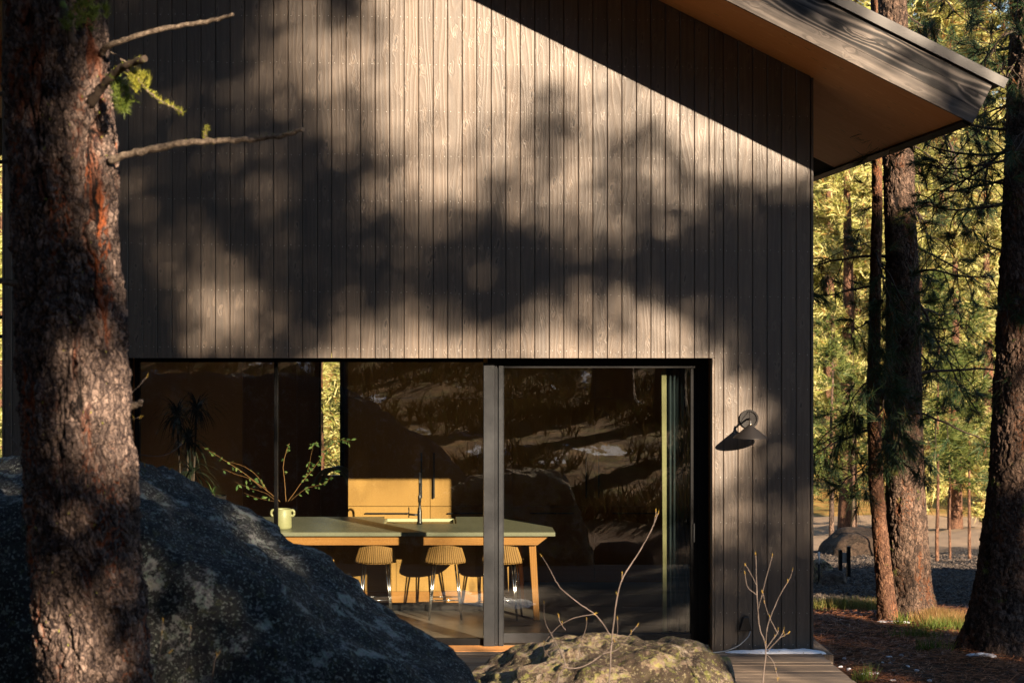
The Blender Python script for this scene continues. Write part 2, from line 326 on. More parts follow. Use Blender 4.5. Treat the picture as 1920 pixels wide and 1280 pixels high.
n = N('twig_bark', 0.7, 0.25); v = n.coord(); n.col(n.mix(n.noise(v, 40, 3), (0.055, 0.045, 0.042), (0.19, 0.15, 0.13))); M['twig'] = n.mat
n = N('twig_tan', 0.7, 0.25); v = n.coord(); n.col(n.mix(n.noise(v, 40, 3), (0.12, 0.06, 0.02), (0.26, 0.14, 0.05))); M['twigtan'] = n.mat
def rock(name, base1, base2, pale, paleamt, lich, lichamt, black, blackamt, moss=0.0, sc=1.0, rough=0.85):
    n = N(name, rough, 0.25); v = n.coord()
    a2 = n.noise(v, 4*sc, 3)
    zone = n.m('MULTIPLY', n.m('SUBTRACT', n.noise(v, 1.6, 4, .6), .5), .34); b_ = n.noise(v, 22*sc, 6, 0.7); g = n.noise(v, 130*sc, 3, 0.7)
    c = n.mix(n.ramp(b_, 0.3, 0.7), base1, base2)
    pm = n.ramp(n.m('ADD', n.noise(v, 7*sc, 7, 0.72), zone), 0.60-paleamt*0.12, 0.63-paleamt*0.12); c = n.mix(n.m('MULTIPLY', pm, .85), c, n.mix(b_, tuple(x*.7 for x in pale), pale))
    v2 = n.nd('VectorMath', operation='ADD'); n.set(v2.inputs[0], v); v2.inputs[1].default_value = (7.3, 1.7, 3.1)
    lm = n.ramp(n.noise(v2.outputs[0], 11*sc, 6, 0.75), 0.66-lichamt*0.14, 0.68-lichamt*0.14); c = n.mix(n.m('MULTIPLY', lm, .8), c, lich)
    v3 = n.nd('VectorMath', operation='ADD'); n.set(v3.inputs[0], v); v3.inputs[1].default_value = (-3.3, 5.7, 9.1)
    bm = n.ramp(n.m('SUBTRACT', n.noise(v3.outputs[0], 3.2*sc, 9, 0.78), n.m('MULTIPLY', zone, .8)), 0.62-blackamt*0.2, 0.65-blackamt*0.2); c = n.mix(n.m('MULTIPLY', bm, .9), c, black)
    if moss:
        v4 = n.nd('VectorMath', operation='ADD'); n.set(v4.inputs[0], v); v4.inputs[1].default_value = (13.3, -5.7, 2.1)
        c = n.mix(n.m('MULTIPLY', n.ramp(n.noise(v4.outputs[0], 9*sc, 6, 0.7), 0.57, 0.62), moss), c, (0.20, 0.21, 0.05))
    v5 = n.nd('VectorMath', operation='ADD'); n.set(v5.inputs[0], v); v5.inputs[1].default_value = (3.3, 15.7, -2.1)
    c = n.mix(n.m('MULTIPLY', n.ramp(n.noise(v5.outputs[0], 30*sc, 5, .7), .565, .60), .75), c, n.mix(a2, pale, lich))
    c = n.mix(n.m('MULTIPLY', n.m('SUBTRACT', 0.62, g), 0.9, clamp=True), c, tuple(x*.35 for x in base1)); n.col(c)
    n.bump(n.m('ADD', n.m('ADD', n.m('MULTIPLY', b_, 1.0), n.m('MULTIPLY', g, 0.35)), n.m('MULTIPLY', bm, .4)), 1.0, 0.03); return n.mat
M['rock1'] = rock('lichen_granite_dark', (0.07, 0.07, 0.075), (0.25, 0.25, 0.26), (0.44, 0.44, 0.42), 0.8, (0.32, 0.40, 0.33), 1.0, (0.006, 0.006, 0.008), 0.95, moss=0.2, sc=2.1)
M['rock2'] = rock('lichen_granite_tan', (0.16, 0.11, 0.075), (0.30, 0.23, 0.17), (0.42, 0.35, 0.28), 0.6, (0.30, 0.28, 0.09), 0.9, (0.05, 0.035, 0.025), 0.6, moss=0.7, sc=1.6)
M['rock3'] = rock('fieldstone', (0.035, 0.025, 0.02), (0.09, 0.062, 0.045), (0.15, 0.12, 0.09), 0.5, (0.12, 0.09, 0.07), 0.5, (0.04, 0.03, 0.025), 0.5, sc=1.2)
M['rock4'] = rock('brown_fieldstone', (0.025, 0.016, 0.011), (0.06, 0.038, 0.025), (0.09, 0.065, 0.045), 0.4, (0.05, 0.04, 0.03), 0.4, (0.02, 0.014, 0.01), 0.5, sc=1.2)
n = N('snow', 0.6, 0.3, (0.82, 0.84, 0.88)); v = n.coord(); f = n.noise(v, 60, 5, .7); n.bump(f, .6, .01); n.b.inputs['Subsurface Weight'].default_value = 0.0
n.col(n.mix(n.ramp(n.noise(v, 25, 4), .62, .7), (0.8, 0.83, 0.88), (0.45, 0.4, 0.36))); M['snow'] = n.mat
# ground: needle duff, gravel, road and hillside told apart by where they lie
n = N('forest_ground', 0.95, 0.1); v = n.coord(); X = n.xyz(v); wob = n.noise(v, 0.5, 4, .6)
yy = n.m('ADD', X[1], n.m('MULTIPLY', n.m('SUBTRACT', wob, .5), 4.0))
fine = n.noise(v, 26, 6, .75); mid = n.noise(v, 2.2, 6, .7)
duff = n.mix(n.ramp(fine, .3, .7), (0.035, 0.02, 0.014), (0.15, 0.075, 0.04)); duff = n.mix(n.ramp(mid, .5, .65), duff, (0.05, 0.035, 0.025))
gv = n.vor(v, 22, 'F1'); gcol = n.vor(v, 22, 'F1', 'Color'); gx = n.xyz(gcol)[0]
grav = n.mix(gx, (0.035, 0.033, 0.034), (0.15, 0.135, 0.125)); grav = n.mix(n.ramp(gv, .25, .6), grav, (0.012, 0.011, 0.011))
road = n.mix(n.noise(v, 1.2, 6, .7), (0.24, 0.17, 0.115), (0.42, 0.31, 0.21))
hill = n.mix(n.ramp(n.noise(v, .8, 7, .75), .35, .65), (0.20, 0.12, 0.03), (0.46, 0.27, 0.09)); hill = n.mix(n.ramp(mid, .52, .6), hill, (0.20, 0.18, 0.05))
c = n.mix(n.ramp(yy, 5.2, 5.8), duff, grav); c = n.mix(n.ramp(yy, 24, 27), c, road); c = n.mix(n.ramp(yy, 48, 52), c, hill)
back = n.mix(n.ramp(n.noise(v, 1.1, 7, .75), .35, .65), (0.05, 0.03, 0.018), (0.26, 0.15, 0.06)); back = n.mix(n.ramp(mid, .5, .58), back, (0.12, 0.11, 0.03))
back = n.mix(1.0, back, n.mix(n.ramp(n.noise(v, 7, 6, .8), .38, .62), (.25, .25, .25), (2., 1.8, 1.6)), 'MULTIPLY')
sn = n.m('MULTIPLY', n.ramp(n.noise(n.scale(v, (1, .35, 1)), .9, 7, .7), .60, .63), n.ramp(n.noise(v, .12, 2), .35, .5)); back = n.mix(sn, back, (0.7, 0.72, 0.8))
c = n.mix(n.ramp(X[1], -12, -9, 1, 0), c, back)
back_end = 0
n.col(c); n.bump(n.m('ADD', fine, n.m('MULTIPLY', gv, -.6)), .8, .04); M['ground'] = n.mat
print('materials ok')

# ------------------------------------------------------------------ ground sheet
GY = [-500, -250, -100, -70, -50, -32, -18, -14, -10, -6.5, 0, 4, 6, 8, 14, 18, 24, 35, 50, 60, 80, 120, 200, 500]
GZ = [130, 68, 24, 12, 4.6, 1.4, .5, .25, .0, -.35, -.17, -.30, -.42, -.53, -1.0, -1.32, -1.95, -2.8, -3.9, -3.8, -1.0, 6, 16, 50]
def gz(x, y):
    x = np.asarray(x, float); y = np.asarray(y, float)
    z = np.interp(y, GY, GZ); far = np.clip((np.abs(y-2)-4)/14, 0, 1)
    z = z+0.02*fbm(x*1.7, y*1.7, 0*x, 3, 3)*(1+far*4)+far*0.35*fbm(x*.13+5, y*.13, 0*x, 3, 9)*np.clip(np.abs(y)/20, 0, 1)
    inh = np.clip(np.minimum(4.0-x, 1)*1.0, 0, 1)*np.clip(np.minimum(x+4.6, 1), 0, 1)*((y > -6.5) & (y < 9))
    return z-0.12*inh
def spaced(knots):
    out = []
    for a, b, s in knots: out += list(np.arange(a, b, s))
    return np.array(out+[knots[-1][1]])
gx_ = spaced([(-400, -60, 20), (-60, -12, 2), (-12, 3.4, .35), (3.4, 7.5, .04), (7.5, 16, .15), (16, 40, 1), (40, 400, 20)])
gy_ = spaced([(-500, -80, 20), (-80, -20, 1), (-20, -1.2, .4), (-1.2, 5.5, .05), (5.5, 24, .15), (24, 60, .7), (60, 120, 4), (120, 500, 20)])
XX, YY = np.meshgrid(gx_, gy_); ZZ = gz(XX, YY)
near = np.clip(1-np.abs(YY-2)/5, 0, 1)*np.clip((XX-3.4)*2, 0, 1); ZZ = ZZ+near*0.022*fbm(XX*9, YY*9, 0*XX, 4, 31)
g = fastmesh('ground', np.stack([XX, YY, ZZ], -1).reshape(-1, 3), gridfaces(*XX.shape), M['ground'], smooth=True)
tag(g, kind='structure')

# ------------------------------------------------------------------ house
XL, XRt = -3.96, 3.605; XR0 = -1.2; RZ = H+4.07+0.6; OV = 1.36; EAVE = 4.735
def rake(x): return RZ-0.5*abs(x-XR0)
house = thing('house', 'dark timber clad gabled house with a glazed wall under deep eaves', 'house', (0, 0, 0))
WH = 2.735; WX0 = -2.78; DX1 = 2.70; DX0 = .54
b = MB(); sp = 0.1361; x0 = -2.7975
k0 = math.floor((XL-x0)/sp); k1 = math.ceil((XRt-x0)/sp)
for k in range(k0, k1+1):
    a = max(x0+k*sp, XL)+0.0025; c = min(x0+(k+1)*sp, XRt)-0.0025
    if c-a < 0.02: continue
    mid = (a+c)/2; zb = WH if WX0 < mid < DX1-.03 else -0.035
    yj = random.uniform(-.0012, .0012)
    def piece(a, c, zb):
        _uid[0] += 1; u = _uid[0]; e = .004
        ta, tc = rake(a)+.02, rake(c)+.02
        # board with eased front edges
        b.hexa([(a, .004+yj, zb), (c, .004+yj, zb), (c, .022, zb), (a, .022, zb), (a, .004+yj, ta), (c, .004+yj, tc), (c, .022, tc), (a, .022, ta)], 2, u)
        b.hexa([(a+e, yj, zb), (c-e, yj, zb), (c, .004+yj, zb), (a, .004+yj, zb), (a+e, yj, ta), (c-e, yj, tc), (c, .004+yj, tc), (a, .004+yj, ta)], 2, u)
    if a < DX1 < c: piece(a, DX1, WH); piece(DX1, c, -.035)
    else: piece(a, c, zb)
b.mi = 1
nr = [H-(y-600)/200 for y in (33, 121, 209, 292, 378, 463, 549, 655, 720, 805, 888, 972, 1060, 1141, 1200)]
for k in range(k0, k1+1):
    for z in nr:
        for fx in (.028, .106):
            x = x0+k*sp+fx+random.uniform(-.004, .004); zz = z+random.uniform(-.008, .008)+(x*-.012)
            if x < XL or x > XRt-.02 or zz > rake(x)-.02: continue
            if WX0 < x < DX1+.01 and zz < WH+.02: continue
            r = .0031; q = len(b.v)
            for t in range(6): b.v.append((x+r*math.cos(t*PI/3), -.0025, zz+r*math.sin(t*PI/3)))
            b.face([q+t for t in range(6)])
b.build('wall', [M['clad'], M['nail']], house)
# trim boards at the corners and the opening edges, backing and building shell
b = MB(); b.box(XRt, XRt+.02, -.004, .4, -.04, rake(XRt)); b.build('corner_board', M['clad'], house)
b = MB(); b.box(XL-.02, XL, -.004, .4, -.04, rake(XL)); b.build('corner_board', M['clad'], house)
b = MB(); b.box(DX1-.022, DX1-.0025, -.003, .15, -.035, WH-.004); b.build('opening_trim', M['clad'], house)
b = MB(); zt = WH
def shellpoly(b, xa, xc, zb, y0=.024, y1=.3):
    pts = [(xa, zb), (xc, zb), (xc, rake(xc)+.02)] + ([(XR0, RZ+.02)] if xa < XR0 < xc else []) + [(xa, rake(xa)+.02)]
    b.prism(pts, y0, y1)
shellpoly(b, XL+.001, XRt-.001, WH+.05); shellpoly(b, XL+.001, WX0-.02, -.2); b.box(DX1+.001, XRt-.001, .024, .3, -.2, WH+.049)
b.build('wall_core', M['void'], house)
for xa, xb in ((XRt+.002, XRt+.02), (XL-.02, XL-.002)):
    b = MB()
    for i in range(60): y = .4+i*.136; b.box(xa, xb, y, y+.131, -.2, rake(xa))
    b.build('side_wall', M['clad'], house)
# roof: slab of both slopes, boards on the rake, flashing, soffit
rf = MB(); nx, nz = math.sin(math.atan(.5)), math.cos(math.atan(.5))
def rp(x, off): return (x+off*nx*(1 if x > XR0 else -1), rake(x)+off*nz)
EL = 2*XR0-EAVE; YB = 9.0
rf.prism([rp(EAVE-.02, .03), (XR0, RZ+.03/nz), rp(EL+.02, .03), rp(EL+.02, .41), (XR0, RZ+.41/nz), rp(EAVE-.02, .41)], -OV+.045, YB)
roof = rf.build('roof', M['void'], house)
b = MB()
for side in (1, -1):
    for j in range(3):
        o0, o1 = j*.127+.0, (j+1)*.127-.003
        _uid[0] += 1; u = _uid[0]
        def rr(x, off): q = rp(x, off); return (q[0] if side > 0 else 2*XR0-q[0], q[1])
        xe = EAVE
        A, B_, C_, D_ = rr(xe, o0), rr(xe, o1), (XR0, RZ+o1/nz), (XR0, RZ+o0/nz)
        q = len(b.v); L = math.hypot(A[0]-D_[0], A[1]-D_[1])
        for (px_, pz_) in (A, B_, C_, D_): b.v.append((px_, -OV, pz_))
        for (px_, pz_) in (A, B_, C_, D_): b.v.append((px_, -OV+.04, pz_))
        u0 = u*3.1 % 5; uvq = [(L+u0, u*10), (L+u0, u*10+.125), (u0, u*10+.125), (u0, u*10)]
        b.mi = 1 if j else 0
        b.face([q, q+1, q+2, q+3] if side < 0 else [q+3, q+2, q+1, q], uvq if side < 0 else uvq[::-1])
        b.face([q, q+4, q+5, q+1]); b.face([q, q+3, q+7, q+4]); b.face([q+1, q+5, q+6, q+2])
b.build('fascia', [M['fascia'], M['fasciadark']], roof)
b = MB()
for side in (1, -1):
    def rr(x, off): q = rp(x, off); return (q[0] if side > 0 else 2*XR0-q[0], q[1])
    pl = [rr(EAVE+.09, .385), rr(EAVE+.09, .475), (XR0, RZ+.475/nz), (XR0, RZ+.385/nz)]
    b.prism(pl if side > 0 else pl[::-1], -OV-.035, -OV+.0)
    pl = [rr(EAVE+.09, .43), rr(EAVE+.09, .475), (XR0, RZ+.475/nz), (XR0, RZ+.43/nz)]
    b.prism(pl if side > 0 else pl[::-1], -OV+.001, YB)
b.build('flashing', M['flash'], roof, bevel=.003)
b = MB()
for side in (1, -1):   # soffit boards running with the slope
    for i in range(38):
        y0 = -OV+.042+i*.14; y1 = y0+.1355
        if y1 > 4.5: break
        xe = EAVE-.03
        def sx(x): return x if side > 0 else 2*XR0-x
        xs = [XR0, xe]; _uid[0] += 1; u = _uid[0]; q = len(b.v)
        for (x, y) in ((XR0, y0), (xe, y0), (xe, y1), (XR0, y1)): b.v.append((sx(x), y, rake(x)+.012))
        for (x, y) in ((XR0, y0), (xe, y0), (xe, y1), (XR0, y1)): b.v.append((sx(x), y, rake(x)+.03))
        L = (xe-XR0)*1.118; uo = u*1.3 % 4
        b.face([q, q+1, q+2, q+3] if side < 0 else [q+3, q+2, q+1, q], [(uo, u*10), (uo+L, u*10), (uo+L, u*10+.14), (uo, u*10+.14)] if side < 0 else [(uo, u*10+.14), (uo+L, u*10+.14), (uo+L, u*10), (uo, u*10)])
        b.face([q, q+4, q+5, q+1]); b.face([q+2, q+6, q+7, q+3])
b.build('soffit', M['soffit'], roof)
for side in (1, -1):
    b = MB()
    def rr(x, off): q = rp(x, off); return (q[0] if side > 0 else 2*XR0-q[0], q[1])
    pl = [rr(EAVE-.02, -.002), rr(EAVE-.0, -.002), rr(EAVE-.0, .40), rr(EAVE-.02, .40)]
    b.prism(pl if side > 0 else pl[::-1], -OV+.041, YB)
    pl = [rr(EAVE-.07, -.02), rr(EAVE-.003, -.02), rr(EAVE-.003, .01), rr(EAVE-.07, .01)]
    b.prism(pl if side > 0 else pl[::-1], -OV+.06, YB)
    b.build('eave_board', M['framedark'], roof)
# interior shell
IY = 6.0; b = MB(); b.box(XL+.3, XRt-.1, .275, IY, -.15, 0.0); b.build('floor', M['floor'], house)
b = MB(); b.box(XL+.05, XRt-.05, .3, IY, 2.80, 2.95); b.build('ceiling', M['plaster'], house)
b = MB(); b.box(XL+.02, XL+.3, .3, IY, 0, 2.8); b.build('inner_wall', M['plaster'], house)
b = MB(); b.box(XRt-.25, XRt-.0, .3, IY, 0, 2.8); b.build('inner_wall', M['plaster'], house)
b = MB(); SX0, SX1 = -1.32, -1.08
wx = XL+.3; ol = MB()
while wx < SX0-.02:
    e = min(wx+.68, SX0); (ol if wx < -2.5 else b).box(wx, e-.004, IY, IY+.1, 0, 2.8); wx += .68
b.box(SX0, SX1, IY, IY+.1, 0, 1.15)
wx = SX1
while wx < XRt-.26:
    e = min(wx+.9, XRt-.25); b.box(wx, e-.004, IY, IY+.1, 0, 2.8); wx += .9
b.box(XL+.3, XRt-.2, IY+.101, IY+.3, 2.8, 3.0)
b.build('back_wall', M['walnut'], house); ol.build('rear_panel', M['oakpale'], house)
b = MB(); b.box(SX1, SX1+.05, IY-.12, IY+.1, 1.15, 2.8); b.box(SX0-.02, SX0, IY-.04, IY+.1, 1.15, 2.8); b.build('slit_frame', M['framedark'], house)
b = MB(); b.box(-6.5, XL-.03, .25, 3.0, 5.3, 5.75, 0); b.build('porch_roof', M['soffit'], house)
# glazing: fixed window and sliding door
RC = .22   # the glazing sits back in the wall
win = MB(); fy0, fy1 = .05+RC, .13+RC
win.box(WX0, DX0, fy0, fy1, WH-.045, WH-.004); win.box(WX0, WX0+.05, fy0, fy1, 0.0, WH-.045); win.box(-1.452, -1.418, fy0-.01, fy1, 0.02, WH-.045)
win.box(WX0, DX0, fy0, fy1, -.03, .06)
wo = win.build('window', M['framedark'], house, bevel=.002)
for (a, c) in ((WX0+.05, -1.452), (-1.418, DX0)):
    g_ = MB(); g_.box(a, c, .085+RC, .091+RC, .06, WH-.045); g_.build('pane', M['glass'], wo)
dr = MB(); dr.box(DX0+.04, DX1-.024, .012+RC, .145+RC, WH-.10, WH-.004); dr.box(DX1-.19, DX1-.024, .035+RC, .15+RC, .0, WH-.10); dr.box(DX1-.12, DX1-.0245, .012+RC, .035+RC, .0, WH-.10)
door = dr.build('sliding_door', M['framedark'], house, bevel=.002)
b = MB()
b.box(DX0, DX0+.105, -.012+RC, .12+RC, .0, WH-.05); b.box(DX0+.108, DX0+.125, .004+RC, .12+RC, .0, WH-.06); b.box(DX0+.128, DX0+.14, .012+RC, .12+RC, .0, WH-.06)
b.box(DX0+.143, DX0+.19, -.002+RC, .12+RC, .0, WH-.075); b.box(DX0+.186, DX0+.1925, -.008+RC, .0+RC, .02, WH-.09); b.build('stile', M['frame'], door, bevel=.003)
b = MB(); b.box(DX0+.19, DX1-.191, .04+RC, .10+RC, .02, .115); b.build('bottom_rail', M['frame'], door, bevel=.003)
b = MB(); b.box(DX0+.19, DX1-.19, .066+RC, .072+RC, .115, WH-.10); b.build('pane', M['glass'], door)
b = MB(); b.box(DX1-.165, DX1-.15, .018+RC, .0345+RC, .98, 1.16); b.build('handle', M['frame'], door, bevel=.003)
b = MB(); b.box(-2.7, DX1-.025, -.05, .27, -.028, -.001, 0); b.build('sill', M['soffit'], door)

# ------------------------------------------------------------------ deck
b = MB(); y = -.075; DR = 3.66
while y > -5.7:
    b.box(-4.2, DR+random.uniform(-.01, .01), y-.135, y, -.03, random.uniform(-.004, .0), 0); y -= .142
deck = b.build('deck', M['deck'], None, bevel=.003); tag(deck, kind='structure')
b = MB(); b.box(DR-.02, DR+.02, -5.7, 1.6, -.16, -.034, 1); b.box(XRt+.03, DR+.14, -.06, 1.6, -.14, -.031, 1); o = b.build('deck_edge', M['deck']); tag(o, kind='structure')

# ------------------------------------------------------------------ rocks
def boulder(name, label, cat, c, planes, p, mat, sub=6, amp=.06, fr=1.2, seed=0, group=None, fine=.012):
    bm = bmesh.new(); bmesh.ops.create_icosphere(bm, subdivisions=sub, radius=1.0)
    me = bpy.data.meshes.new(name); bm.to_mesh(me); bm.free()
    n_ = len(me.vertices); V = np.empty(n_*3); me.vertices.foreach_get('co', V); V = V.reshape(-1, 3); V /= np.linalg.norm(V, axis=1)[:, None]
    acc = np.zeros(n_)
    for nn, d in planes:
        nn = np.array(nn, float); nn /= np.linalg.norm(nn); acc += np.clip(V@nn/d, 0, None)**p
    r = acc**(-1./p); Q = V*r[:, None]
    nz_ = fbm(Q[:, 0]*fr, Q[:, 1]*fr, Q[:, 2]*fr, 4, seed)*amp
    rid = -np.abs(fbm(Q[:, 0]*fr*2.3, Q[:, 1]*fr*2.3, Q[:, 2]*fr*2.3, 4, seed+20))*amp*.7
    hf = fbm(Q[:, 0]*14, Q[:, 1]*14, Q[:, 2]*14, 4, seed+40, .6)*fine
    wa, wb, wc = worley((Q[:, 0]+.55*Q[:, 1])*fr*1.5+.35*nz_/amp, (Q[:, 2]+.4*Q[:, 1])*fr*1.5, seed+3)
    Q = V*(r+nz_+rid+hf-amp*.55*wa+amp*.5*(wc-.5)*np.clip((wb-wa)*5, 0, 1))[:, None]
    me.vertices.foreach_set('co', Q.ravel()); me.polygons.foreach_set('use_smooth', [True]*len(me.polygons)); me.update()
    o = link(me, name, mat); o.location = c; return tag(o, label, cat, group)
boulder('boulder', 'huge dark lichen-covered boulder behind the foreground pine trunk', 'boulder', (-2.3, -8.2, .45),
        [((.02, -.08, 1), 1.85), ((.514, -.03, .857), 2.04), ((.742, -.06, .67), 2.50), ((1, -.1, -.1), 3.0), ((-1, 0, .2), 2.4), ((0, -1, .35), 1.40), ((0, 1, .2), 1.3), ((.5, -.8, .25), 2.05), ((.25, -.62, .74), 2.02), ((.5, .8, .3), 1.9), ((-.3, -.6, .7), 1.75), ((0, 0, -1), 1.2)], 30, M['rock1'], sub=7, amp=.11, fr=1.7, seed=3, fine=.024)
boulder('boulder', 'low tan and mossy boulder lit by sun in front of the sliding door', 'boulder', (1.20, -6.45, .2),
        [((0, 0, 1), .97), ((1, 0, .25), .86), ((.6, 0, .8), 1.08), ((-.35, 0, .93), .99), ((-1, 0, .25), 1.2), ((0, -1, .35), .85), ((0, 1, .3), .8), ((.5, -.6, .6), .98), ((-.4, -.7, .6), .95), ((0, 0, -1), .6)], 20, M['rock2'], sub=7, amp=.10, fr=2.4, seed=8, fine=.02)
boulder('boulder', 'dark rock cut off by the bottom right corner of the picture', 'rock', (5.0, -3.1, -.15),
        [((0, 0, 1), .5), ((1, 0, .2), .6), ((-.8, 0, .6), .5), ((-1, 0, 0), .62), ((0, -1, .3), .6), ((0, 1, .3), .6), ((0, 0, -1), .5)], 8, M['rock3'], sub=5, amp=.05, seed=5)
gb = lambda x, y: float(gz(x, y))
boulder('boulder', 'big brown boulder behind the notice board, beyond the gravel', 'boulder', (8.8, 20.2, -2.05),
        [((0, 0, 1), 1.0), ((-1, 0, .3), 1.05), ((-.8, 0, .8), 1.2), ((1, 0, .3), 1.1), ((0, -1, .25), .7), ((-.6, -.8, -.1), .9), ((0, 1, 0), .8), ((.5, -.5, .6), 1.0), ((0, 0, -1), .9)], 9, M['rock4'], sub=5, amp=.13, fr=1.3, seed=12)
boulder('boulder', 'grey round stone at the foot of the big brown boulder', 'rock', (5.68, 8.8, -.58), [((0, 0, 1), .17), ((1, 0, .2), .19), ((-1, 0, .3), .2), ((0, -1, .4), .17), ((0, 1, 0), .2), ((0, 0, -1), .4)], 6, M['rock3'], sub=4, amp=.04, fr=5, seed=15)
boulder('boulder', 'reddish upright stone behind the grey round stone', 'rock', (5.62, 9.35, -.5), [((0, 0, 1), .2), ((1, 0, .5), .17), ((-1, 0, .1), .13), ((0, -1, .2), .15), ((0, 1, 0), .15), ((0, 0, -1), .4)], 8, M['bark3'] and M['rock2'], sub=4, amp=.03, fr=5, seed=17)
for i, (x, y, s, lb) in enumerate([(-.6, -9.6, .45, 'rounded stone lying in the hollow before the boulders'), (2.6, -6.9, .42, 'grey stone beside the low tan boulder at the deck edge')]):
    boulder('stone', lb, 'rock', (x, y, gb(x, y)+s*.3), [((0, 0, 1), s*.8), ((1, 0, .2), s), ((-1, 0, .3), s), ((0, -1, .4), s), ((0, 1, 0), s), ((0, 0, -1), s)], 5, M['rock3'], sub=4, amp=.06, fr=2.5, seed=19+i)

# ------------------------------------------------------------------ needles and trees
def tufts(C, Dn, n, length, width, spread, seed=0, droop=0.0):
    """needle fans: one thin triangle per needle"""
    r = np.random.RandomState(seed); C = np.repeat(np.asarray(C, float).reshape(-1, 3), n, 0); Dn = np.repeat(np.asarray(Dn, float).reshape(-1, 3), n, 0)
    k = len(C); d = Dn/np.maximum(np.linalg.norm(Dn, axis=1), 1e-6)[:, None]+r.normal(0, spread, (k, 3)); d[:, 2] -= droop
    d /= np.linalg.norm(d, axis=1)[:, None]
    L = length*r.uniform(.6, 1.15, k); off = r.uniform(-.3, .25, k)[:, None]*length*Dn/np.maximum(np.linalg.norm(Dn, axis=1), 1e-6)[:, None]
    s = np.cross(d, r.normal(0, 1, (k, 3))); s /= np.linalg.norm(s, axis=1)[:, None]
    base = C+off; tip = base+d*L[:, None]
    V = np.stack([base-s*width/2, base+s*width/2, tip], 1).reshape(-1, 3)
    rnd = np.repeat(r.uniform(0, 1, k), 3)
    return V, rnd
def tri_obj(name, Vs, mat, parent=None, rn=None):
    V = np.concatenate(Vs) if isinstance(Vs, list) else Vs
    R_ = np.concatenate(rn) if isinstance(rn, list) else rn
    return fastmesh(name, V, np.arange(len(V)).reshape(-1, 3), mat, parent, {'rnd': R_})
def trunk(name, knots, mat, parent, nth=64, rows=None, cu=.05, cv=.16, depth=.02, seed=0, flare=0.0):
    """knots: (z, x, y, r) along the axis"""
    kz = [k[0] for k in knots]; z = np.asarray(rows)
    cx, cy, cr = (np.interp(z, kz, [k[i] for k in knots]) for i in (1, 2, 3))
    th = np.linspace(0, 2*PI, nth, endpoint=False)+PI/2
    T, Z = np.meshgrid(th, z); R = cr[:, None]+0*T
    hz = Z-z[0]; R = R*(1+flare*np.exp(-hz/.35)*(1+.5*np.sin(T*5+seed)))
    U = (T-PI/2)*R.mean(); wx_ = fbm(U/cu*.55, Z/cv*.8, 0*U+seed, 5, seed, .62)*1.5; wz_ = fbm(U/cu*.5+9, Z/cv*.7, 0*U+seed, 4, seed+4, .6)*1.1
    f1, f2, cid = worley(U/cu+wx_, Z/cv+wz_, seed); e = f2-f1
    kill = np.clip(.5+fbm(U/cu*.8+4, Z/cv*.5, 0*U, 3, seed+30)*1.6, .12, 1)
    crack = 1-np.clip(e/(.12+.34*kill), 0, 1); crack = crack*kill
    g1, g2, cid2 = worley(U/cu*2.3+wx_*2.5, Z/cv*4+wz_*2.5, seed+7); e2 = 1-np.clip((g2-g1)/.35, 0, 1)
    fl = fbm(U*60, Z*30, 0*U, 4, seed+2, .7)
    dsp = -depth*crack-depth*.35*e2*(1-crack)+depth*.4*fl+depth*.5*(cid-.5)+depth*.45*(cid2-.5)+R*.05*fbm(U*2, Z*.9, 0*U, 2, seed+11)
    R2 = R+dsp; V = np.stack([cx[:, None]+R2*np.cos(T), cy[:, None]+R2*np.sin(T), Z], -1).reshape(-1, 3)
    return fastmesh(name, V, gridfaces(len(z), nth, True)[:, ::-1], mat, parent, {'crack': np.maximum(crack, e2*.55), 'cell': (cid*.6+cid2*.4)}, smooth=True)

# foreground pine
fg = thing('pine_tree', 'thick foreground pine with orange-fissured bark and broken dead limbs', 'tree', (-1.35, -10, 0))
rows = np.concatenate([np.arange(-.1, 1.4, .03), np.arange(1.4, 4.6, .0038), np.arange(4.6, 19, .08)])
trunk('trunk', [(-.1, -1.33, -10, .27), (1.55, -1.385, -10, .245), (3.0, -1.484, -10, .229), (4.42, -1.545, -10, .219), (8, -1.65, -10, .20), (19, -1.6, -10, .03)], M['bark'], fg, 440, rows, cu=.055, cv=.23, depth=.031, seed=2, flare=.2)
def pxl(pts, Y, Y2=None):
    n_ = len(pts); return [P(p[0], p[1], Y+(0 if Y2 is None else (Y2-Y)*i/(n_-1))) for i, p in enumerate(pts)]
def smooth(pts, k=5, j=0.0):
    pts = [Vector(p) for p in pts]; out = []
    for i in range(len(pts)-1):
        p0, p1, p2, p3 = pts[max(i-1, 0)], pts[i], pts[i+1], pts[min(i+2, len(pts)-1)]
        for t in range(k):
            s_ = t/k; q = 0.5*((2*p1)+(p2-p0)*s_+(2*p0-5*p1+4*p2-p3)*s_*s_+(3*p1-p0-3*p2+p3)*s_**3)
            out.append(q+Vector((random.uniform(-j, j), random.uniform(-j, j), random.uniform(-j, j))))
    return out+[pts[-1]]
lic = []; licr = []; mos = []; mosr = []
def lichen(pts, n_, ln, wd, spread=.6, moss=False, dr=.3, dirv=(0, 0, 1)):
    C = np.array([list(p) for p in pts]); V, r_ = tufts(C, np.tile(dirv, (len(C), 1)), n_, ln, wd, spread, random.randint(0, 9999), dr)
    (mos if moss else lic).append(V); (mosr if moss else licr).append(r_)
def limbf(pts, r0, r1, Y=-10.05, Y2=None, m=None, j=.0035, n_=9):
    b = MB(); q = smooth(pxl(pts, Y, Y2), 6, j); rr = [(r0+(r1-r0)*i/(len(q)-1))*random.uniform(.86, 1.14) for i in range(len(q))]
    b.tube(q, rr, n_); return b.build('dead_limb', m or M['limb'], fg), q
_, q1 = limbf([(190, 100), (208, 84), (262, 66), (330, 50), (395, 40), (437, 27)], .014, .007, -10.1, -10.4)
